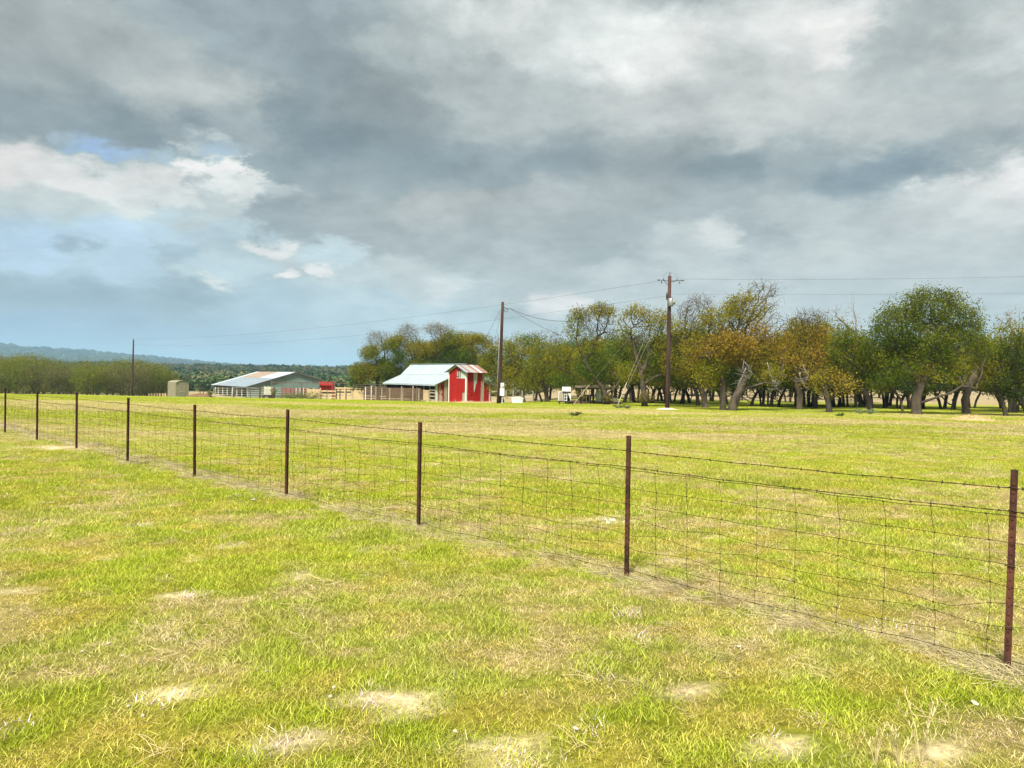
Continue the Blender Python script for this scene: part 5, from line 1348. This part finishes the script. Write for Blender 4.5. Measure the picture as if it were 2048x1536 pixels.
rail_fence('plank_gate', 'tan upright plank gate left of the horizontal board fence', CG, 615, 640, 110, None, 0, [779, 796], [614.5, 627.5, 641], 776, 'tan_plank', 'tan_plank', .05, .12, .14, 'gate', 0, (616, 640, 12, 779, 797), 'tan_plank')
rail_fence('board_fence', 'tan horizontal board fence below the red cattle chute', CG, 641, 672, 109, None, 0, [782, 788.5, 795], [641.5, 654, 666, 672], 779, 'tan_plank', 'pipe', .05, .2, .12)
rail_fence('board_fence', 'tan wide board fence between the red chute and the pale tube gate', CG, 673, 704, 108, None, 0, [780.5, 787, 793.5, 798], [673, 680, 692, 703], 777, 'tan_plank', 'brown_plank', .05, .22, .14)
rail_fence('board_fence', 'tan boards of the inner pen seen behind the wide board fence', CG, 668, 722, 118, None, 0, [776, 781, 787], [670, 690, 711], 773, 'tan_plank', 'tan_plank', .05, .22, .14)
rail_fence('board_fence', 'reddish boards of the inner pen behind the tan plank gate', CG, 604, 640, 120, None, 0, [779, 784, 790], [606, 622, 639], 776, 'brown_plank', 'brown_plank', .05, .28, .14)
rail_fence('tube_gate', 'small pale yellow tube gate with upright bars', CG, 703.5, 725, 106, None, 0, [782.5, 798.5], [703.5, 726], 780, 'tan_plank', 'tan_plank', .06, .06, .12, 'gate', 0, (705, 724, 7, 783, 799), 'tan_plank')
rail_fence('board_fence', 'brown board fence section with a tall white post left of the barn', CG, 727, 745, 100, None, 0, [775, 779.5, 784, 789, 794, 799], [731, 742.5], [774, 772], 'brown_plank', 'white_trim', .05, .26, .09)
rail_fence('board_fence', 'long dark brown board fence in front of the open barn stalls', CG, 744, 842, 92, 84, 0, [776.5, 781, 785.5, 790, 794.5, 799], [752, 764, 780, 803, 806, 826, 838], [773, 775, 776, 773, 776, 772, 777], 'brown_plank', 'grey_plank', .05, .20, .12)
rail_fence('pipe_gate', 'small framed wire gate between the barn and the meter pole', CG, 981, 996, 74, None, 0, [783, 802], [981.5, 995.5], 782, 'pale_pipe', 'brown_plank', .05, .05, .11, 'gate')
rail_fence('wire_pen', 'dark wire pen fence under the oaks right of the meter pole', CG, 1010, 1100, 80, None, 0, [783, 790, 797], [1012, 1026, 1044, 1066, 1090], 781, 'dark_metal', 'grey_plank', .03, .03, .10)
rail_fence('stub_fence', 'low line of pale stubby posts left of the small tan shed', CG, 296, 334, 131, None, 0, [788], [298, 303, 309, 315, 320, 326, 331], 786.5, 'tan_plank', 'tan_plank', .04, .04, .22)
rail_fence('wire_fence', 'rusty steel posts of a fence between the tan shed and the metal building', CG, 378, 425, 134, None, 0, [776, 783], [400, 407], [771, 772.5], 'pipe', 'rust_post', .02, .02, .10)

def cattle_chute():
    D = 112; b = G(652, D); root = empty('cattle_chute', b, 0, 'big red steel hopper raised on legs above the corral fences', 'feed hopper')
    q = lambda u, v, dy=0: P(u, v, D) - b + Vector((0, dy, 0))
    a, c = q(641, 776), q(667, 764); m_ = q(641, 770).z
    MB().box(a.x, c.x, -.8, .8, m_, c.z).build('hopper', M['red_steel'], root)
    mb = MB(); x0, x1 = a.x, c.x; zz = q(641, 780).z
    mb.hexa([(x0 + .25, -.4, zz), (x1 - .25, -.4, zz), (x1 - .25, .4, zz), (x0 + .25, .4, zz), (x0, -.8, m_ - .01), (x1, -.8, m_ - .01), (x1, .8, m_ - .01), (x0, .8, m_ - .01)]); mb.build('funnel', M['red_steel'], root)
    for x in (x0, x1):
        for y in (-.8, .8): MB().box(x - .06, x + .06, y - .06, y + .06, -.2, c.z + .08).build('leg', M['red_steel'], root)
    for k in range(5): x = x0 + (x1 - x0) * (k + .5) / 5; MB().box(x - .02, x + .02, -.845, -.802, m_, c.z).build('rib', M['red_steel'], root)
    MB().box(x0 - .05, x1 + .05, -.85, .85, m_ - .06, m_ + .0).build('rim', M['rust_post'], root)
cattle_chute()
def hay_feeder():
    D = 119; b = G(537, D); root = empty('stock_trailer', b, 0, 'small white slatted stock rack on a dark low frame before the green gable', 'stock rack')
    q = lambda u, v: P(u, v, D) - b
    a, c = q(528.5, 789), q(544.5, 773)
    for k in range(6):
        z = a.z + (c.z - a.z) * k / 6; MB().box(a.x, c.x, -.05, -.01, z, z + (c.z - a.z) / 6 * .72).build('slat', M['pale_pipe'], root)
    for x in (a.x, (a.x + c.x) / 2, c.x): MB().box(x - .05, x + .05, -.005, .06, a.z - .1, c.z + .05).build('upright', M['pale_pipe'], root)
    MB().box(a.x - .2, c.x + .3, -.3, .9, a.z - .22, a.z - .06).build('frame', M['dark_metal'], root)
    for x in (a.x, a.x + .9, c.x):
        o = MB().tube([(x, -.34, .28), (x, -.2, .28)], .28, 14).build('wheel', M['dark_in'], root)
hay_feeder()

# ------------------------------------------------------------------ things under the oaks
def cabin():
    D = 65; b = G(1235, D); root = empty('open_cabin', b, 0, 'half dismantled open sided cabin on a low dark platform under the oaks', 'cabin')
    q = lambda u, v, dy=0: P(u, v, D) - b + Vector((0, dy, 0))
    def bx(u0, v0, u1, v1, y0, y1, nm, m): a, c = q(u0, v1), q(u1, v0); return MB().box(a.x, c.x, y0, y1, a.z, c.z).build(nm, M[m], root)
    bx(1133, 803.5, 1238, 806.5, -1.2, 3, 'platform', 'brown_plank'); bx(1168, 807.5, 1208, 810, -1.25, -1.1, 'skirt_board', 'white_trim')
    for u in (1136, 1168, 1204, 1234): bx(u, 806.6, u + 3, 811, -1.0, -.8, 'pier', 'dark_in')
    bx(1158, 775.5, 1232, 778, -1.0, 3, 'roof_beam', 'dark_trim'); bx(1156, 773.5, 1234, 775.4, -1.3, 3.2, 'roof_sheet', 'brown_roof')
    for u, w, m in ((1161, 2.4, 'white_trim'), (1170, 1.5, 'tan_plank'), (1176, 1.5, 'tan_plank'), (1185, 1.6, 'brown_plank'), (1222, 1.8, 'grey_plank'), (1229, 2, 'brown_plank')): bx(u, 778.1, u + w, 803.4, -.9, -.8, 'post', m)
    bx(1189, 780, 1200, 803.4, -.95, -.9, 'wall_panel', 'bare_tin'); bx(1203, 782, 1206.5, 803.4, -.95, -.9, 'wall_panel', 'white_trim'); bx(1170, 790, 1186, 803.4, 1.5, 1.6, 'rear_wall', 'brown_plank')
    bx(1207, 779, 1221, 803.4, 2.2, 2.3, 'rear_wall', 'dark_in'); bx(1186, 778.5, 1189, 803.3, .5, .6, 'rear_wall', 'dark_in'); bx(1225, 795, 1231, 803.4, -.95, -.9, 'wall_panel', 'white_trim')
cabin()
def cabinets():
    D = 63; b = G(1128, D); q = lambda u, v: P(u, v, D) - b
    root = empty('white_cabinet', b, 0, 'white open fronted cabinet with shelves, lower of the two by the cabin', 'cabinet')
    def bx(r_, u0, v0, u1, v1, y0, y1, nm, m): a, c = q(u0, v1), q(u1, v0); return MB().box(a.x, c.x, y0, y1, a.z, c.z).build(nm, M[m], r_)
    bx(root, 1116, 802, 1143, 804, -.4, .6, 'base_rail', 'dark_in'); bx(root, 1116.5, 783.5, 1134, 802, .3, .5, 'back_panel', 'white_trim')
    for u in (1116.5, 1123.5, 1127, 1132.5): bx(root, u, 783.5, u + 1.5, 802, -.3, .3, 'side_panel', 'white_trim')
    for v in (783, 788.5, 794, 800): bx(root, 1127.2, v, 1133, v + 1.2, -.28, .28, 'shelf', 'white_trim')
    bx(root, 1118.1, 784, 1123.4, 801.5, -.26, -.22, 'door', 'grey_plank'); bx(root, 1134.5, 785, 1141, 802, .35, .4, 'back_panel', 'dark_in')
    a = q(1136, 802); c = q(1141.5, 786); MB().prism([(a.x - .05, c.z), (c.x, c.z), (c.x, a.z)], -.3, -.25).build('side_panel', M['white_trim'], root)
    for u in (1118, 1130, 1141): bx(root, u, 804, u + 2, 808, -.3, .3, 'foot', 'dark_in')
    r2 = empty('white_window_unit', b + Vector((0, 0, q(1130, 783).z)), 0, 'white two pane window unit raised above the open fronted cabinet', 'window unit')
    z0 = q(1130, 783).z
    def b2(u0, v0, u1, v1, y0, y1, nm, m): a, c = q(u0, v1), q(u1, v0); return MB().box(a.x, c.x, y0, y1, a.z - z0, c.z - z0).build(nm, M[m], r2)
    b2(1124.5, 774, 1141, 783, -.2, .3, 'body', 'plastic_white'); b2(1125.6, 775, 1132.2, 782, -.215, -.205, 'pane', 'white_trim'); b2(1133.4, 775, 1140, 782, -.215, -.205, 'pane', 'white_trim')
    b2(1124, 783.1, 1141.5, 786.5, -.3, .35, 'bracket', 'dark_in')
cabinets()
def trough():
    D = 70; b = G(1034, D); root = empty('water_trough', b, 0, 'low white trough under the oaks right of the meter pole', 'trough')
    q = lambda u, v: P(u, v, D) - b
    a, c = q(1023, 802), q(1046.5, 797)
    mb = MB(); n = 12
    mb.hexa([(a.x + .1, -.35, 0), (c.x - .1, -.35, 0), (c.x - .1, .35, 0), (a.x + .1, .35, 0), (a.x, -.42, c.z), (c.x, -.42, c.z), (c.x, .42, c.z), (a.x, .42, c.z)]); mb.build('tub', M['plastic_white'], root)
    mb = MB(); x0, x1, z = a.x - .03, c.x + .03, c.z
    for bx_ in ((x0, x1, -.46, -.40), (x0, x1, .40, .46), (x0, x0 + .06, -.40, .40), (x1 - .06, x1, -.40, .40)): mb.box(bx_[0], bx_[1], bx_[2], bx_[3], z + .002, z + .05)
    mb.build('rim', M['plastic_white'], root); MB().box((x0 + x1) / 2 - .15, (x0 + x1) / 2 + .15, -.3, .3, z + .052, z + .12).build('float_box', M['plastic_white'], root)
trough()

# ------------------------------------------------------------------ heaps, stones, shrubs, stalks
def heap(name, label, c, rx, ry, h, seed, cat, col=(.60, .46, .24), nst=900, rot=0.0):
    r = np.random.default_rng(seed)
    nx, ny = 40, 22; xs = np.linspace(-1, 1, nx); ys = np.linspace(-1, 1, ny); X, Y = np.meshgrid(xs, ys)
    rr = np.sqrt(X ** 2 + Y ** 2); Z = np.maximum(0, 1 - rr ** 1.6) * (0.55 + .9 * fbm(X * 3 + seed, Y * 3, 1.0, 4, seed)); Z = Z * h
    cr, sr = math.cos(rot), math.sin(rot)
    PX = X * rx * cr - Y * ry * sr; PY = X * rx * sr + Y * ry * cr
    Zg = gz(c.x + PX, c.y + PY) - c.z; keep = rr.ravel()
    V = np.stack([PX, PY, Zg + Z - .02 - .05 * (rr > 1)], -1).reshape(-1, 3)
    i = np.arange(nx * ny).reshape(ny, nx); F = np.stack([i[:-1, :-1], i[:-1, 1:], i[1:, 1:], i[1:, :-1]], -1).reshape(-1, 4)
    cc = np.ones((len(V), 3)) * np.array(col) * (.7 + .5 * fbm(V[:, 0], V[:, 1], .3, 3, seed))[:, None]
    # loose stems over it
    k = r.integers(0, len(V), nst); k = k[keep[k] < 1.02]; o = V[k] + r.normal(size=(len(k), 3)) * np.array([.08, .08, .01]) + np.array([0, 0, .02])
    a = r.random(len(k)) * 2 * PI; L_ = .10 + .18 * r.random(len(k)); el = (r.random(len(k)) - .3) * .6
    dd = np.stack([np.cos(a) * np.cos(el), np.sin(a) * np.cos(el), np.sin(el)], -1) * L_[:, None]; w = np.stack([-np.sin(a), np.cos(a), np.zeros(len(k))], -1) * .008
    SV = np.stack([o - w, o + w, o + dd + w, o + dd - w], 1).reshape(-1, 3); SF = np.arange(len(SV)).reshape(-1, 4)
    sc_ = np.repeat(np.array(col) * (.6 + .9 * r.random(len(k)))[:, None], 4, 0)
    V2 = np.concatenate([V, SV]); F2 = np.concatenate([F, SF + len(V)]); C2 = np.concatenate([cc, sc_])
    o = link(name, np_mesh(name, V2, F2, 4, M['straw'], C2, False)); o.location = c; tag(o, label, cat)
heap('straw_heap', 'low mound of tan straw and dirt in front of the dark oaks at right', Gpix(1944, 841), 1.25, .6, .26, 61, 'straw heap')
c_ = G(948, 64.6); heap('straw_heap', 'long spill of tan straw along the foot of the tall red shed', Vector((c_.x, c_.y, gz1(c_.x, c_.y))), 2.2, .7, .16, 62, 'straw heap', (.62, .45, .26), 1400)
c_ = G(872, 67.5); heap('straw_heap', 'thin patch of scattered straw left of the tall red shed', Vector((c_.x, c_.y, gz1(c_.x, c_.y))), 1.4, .5, .05, 63, 'straw heap', (.60, .47, .28), 700)
c_ = G(983, 65.0); heap('straw_heap', 'small straw pile between the tall red shed and the meter pole', Vector((c_.x, c_.y, gz1(c_.x, c_.y))), .9, .5, .14, 64, 'straw heap', (.62, .45, .26), 700)
c_ = G(400, 127); heap('brush_pile', 'low brown brush pile between the tan shed and the metal building', Vector((c_.x, c_.y, gz1(c_.x, c_.y))), 2.6, .8, .65, 65, 'brush pile', (.22, .14, .08), 700)

def stone(u, v, w, h, label, seed, flat=.5):
    r = np.random.default_rng(seed); c = Gpix(u, v)
    V = []; F = []; n, m = 9, 6
    for j in range(m + 1):
        ph = PI * j / m
        for i in range(n):
            a = 2 * PI * i / n; q = 1 + (r.random() - .5) * .45
            w_ = w * .8
            V.append((math.cos(a) * math.sin(ph) * w_ * q, math.sin(a) * math.sin(ph) * w * .75 * q, math.cos(ph) * h * q))
    for j in range(m):
        for i in range(n): F.append((j * n + i, j * n + (i + 1) % n, (j + 1) * n + (i + 1) % n, (j + 1) * n + i))
    me = bpy.data.meshes.new('stone'); me.from_pydata(V, [], F); me.materials.append(M['stone']); me.update()
    o = link('stone', me); o.location = c + Vector((0, 0, h * .2 + .008)); o.rotation_euler = (r.random() * .3, r.random() * .3, r.random() * 6)
    tag(o, label, 'stone', 'pale limestone chips in the grass')
for (u, v, w, h, l) in ((217, 1290, .020, .008, 'largest of three small pale stones left of centre in the near grass'), (165, 1306, .014, .007, 'leftmost of three small pale stones in the near grass'),
        (245, 1314, .013, .006, 'rightmost of three small pale stones in the near grass'), (257, 1416, .010, .006, 'tiny pale chip in the lower left grass, upper of two'), (286, 1434, .011, .006, 'tiny pale chip in the lower left grass, lower of two'),
        (668, 1378, .015, .009, 'round pale pebble above the bare patches in the lower middle'), (661, 1396, .014, .008, 'pale pebble just below the round one in the lower middle'), (911, 1466, .014, .008, 'small white stone right of the large bare patch'),
        (1950, 1409, .026, .007, 'long flat pale stone by the right edge below the nearest post'), (288, 1114, .018, .007, 'flat pale stone in the left lawn'),
        (1226, 1042, .06, .016, 'largest whitish rock in the pasture just left of the second nearest post'), (1216, 1047, .040, .014, 'smaller whitish rock lying against the largest one'), 
        (533, 1345, .014, .006, 'small pale chip left of the round pebble'), (1152, 1461, .022, .008, 'flat pale chip in the bare spot at bottom centre right'), (508, 1001, .05, .012, 'whitish flat rock at the foot of the fence'), (1478, 1296, .02, .008, 'pale chip in the dry grass right of the second nearest post')):
    stone(u, v, w, h, l, int(u))

def shrub(u, v, D, hgt, wid, n, label, seed, col=(.14, .20, .05), name='shrub', cat='shrub', lw=.05, grp=None):
    r = np.random.default_rng(seed); b = G(u, D) if D else Gpix(u, v); root = empty(name, b, 0, label, cat, grp)
    mb = MB(); ends = []
    for k in range(n):
        a = r.random() * 2 * PI; l = wid * (.3 + .7 * r.random()); e = Vector((math.cos(a) * l, math.sin(a) * l, hgt * (.5 + .5 * r.random()))); m_ = e * .5 + Vector((0, 0, hgt * .12))
        mb.tube([(0, 0, -.02), m_, e], [.012, .009, .005], 4); ends += [list(m_), list(m_.lerp(e, .5)), list(e)]
    mb.build('stems', M['bark'], root)
    E = np.array(ends); V, F, cc = leaves(E, 9, wid * .13, lw, np.ones((len(E), 3)) * np.array(col), r)
    link('foliage', np_mesh('foliage', V, F, 4, M['leaf'], cc), root)
shrub(1722, 829, 47, .28, .55, 12, 'pale green low shrub in front of the low dark green oak, left one', 71, (.22, .27, .12))
shrub(1740, 829, 46.5, .34, .5, 12, 'pale green low shrub in front of the low dark green oak, right one', 72, (.22, .27, .12))
shrub(1682, 838, 41, .16, .28, 8, 'tiny green weed clump in the pasture left of the pale shrubs', 73, (.10, .15, .03))
shrub(1150, 836, 36, .16, .4, 8, 'dark sprig of fallen branch lying in the middle of the pasture', 74, (.10, .13, .04), 'fallen_sprig', 'sprig')
shrub(1236, 820, 50, .22, .5, 9, 'green weeds round the foot of the guy wire with the longer guard', 75, (.16, .2, .05))
shrub(1254, 820, 50, .2, .35, 8, 'small weed clump just right of the longer guarded guy wire', 76, (.2, .22, .1))
for (u, D, w, l, s_) in ((1290, 56.4, .9, 'brown brushy sprouts round the foot of the open twisted oak', 81), (1214, 61.4, .7, 'brown brushy sprouts round the foot of the crooked oak by the cabin', 82), (1162, 62, .5, 'low round brown bush in front of the cabin platform', 83)):
    shrub(u, 0, D, 1.1 if s_ != 82 else .9, w, 26, l, s_, (.16, .13, .035), 'brushy_sprouts', 'bush', .06)
shrub(421, 0, 126, 1.2, 1.1, 16, 'olive bush at the open corner of the long metal building', 84, (.14, .15, .04), 'bush', 'bush', .09)
shrub(547, 0, 117, 1.5, .6, 16, 'thin olive weeds standing beside the white stock rack', 85, (.18, .17, .04), 'tall_weeds', 'weeds', .08)
shrub(620, 0, 107, .7, 3.0, 40, 'strip of green weeds along the foot of the tan plank gate', 86, (.13, .17, .03), 'weed_strip', 'weeds', .08)
shrub(585, 0, 110, .6, 2.5, 36, 'strip of green weeds below the red cattle panels', 87, (.13, .17, .03), 'weed_strip', 'weeds', .08)

def stalk(u, v, H, label, seed, n=5):
    r = np.random.default_rng(seed); b = Gpix(u, v); root = empty('dry_stalk', b, 0, label, 'dry stalk', 'tall dry grass stalks at the bottom right')
    mb = MB(); V = []; F = []; Cc = []
    for k in range(n):
        a = r.random() * 6.28; l = H * (.12 + .25 * r.random()); h = H * (.45 + .55 * r.random())
        p = [Vector((0, 0, -.01)), Vector((math.cos(a) * l * .3, math.sin(a) * l * .3, h * .5)), Vector((math.cos(a) * l, math.sin(a) * l, h))]
        mb.tube(p, [.0022, .0018, .0010], 4)
        for q in range(10):
            t = .55 + .45 * q / 10; c = p[1].lerp(p[2], (t - .5) * 2); aa = r.random() * 6.28; d = Vector((math.cos(aa) * .5, math.sin(aa) * .5, .9)) * (.02 + .02 * r.random()); w = Vector((-math.sin(aa), math.cos(aa), 0)) * .0022
            i = len(V); V += [tuple(c - w), tuple(c + w), tuple(c + d + w * .3), tuple(c + d - w * .3)]; F.append((i, i + 1, i + 2, i + 3)); Cc += [np.array([.66, .56, .30]) * (.8 + .4 * r.random())] * 4
    mb.build('stem', MST, root); link('seed_head', np_mesh('seed_head', np.array(V), np.array(F), 4, M['straw'], np.array(Cc)), root)
MST = mat('dry stem', (.60, .50, .26), (.46, .37, .18), .9, 20)
stalk(1842, 1530, .33, 'tallest pale dry grass stalk at the bottom right', 91, 9)
stalk(1752, 1534, .21, 'short pale dry stalk left of the tallest one', 92, 6)
stalk(1800, 1534, .21, 'short pale dry stalk between the other two at the bottom right', 93, 6)

# ------------------------------------------------------------------ haze
def haze():
    mb = MB().box(-8500, 8500, -150, 8800, -40, 190)
    m = bpy.data.materials.new('haze air'); m.use_nodes = True; nt = m.node_tree; nt.nodes.clear()
    v = nt.nodes.new('ShaderNodeVolumePrincipled'); v.inputs['Color'].default_value = (.45, .74, .97, 1); v.inputs['Density'].default_value = 0.00020
    v.inputs['Anisotropy'].default_value = 0.0
    o = nt.nodes.new('ShaderNodeOutputMaterial'); nt.links.new(v.outputs[0], o.inputs['Volume'])
    h = mb.build('haze', m); tag(h, 'thin bluish haze over the far hills', kind='stuff')
haze()
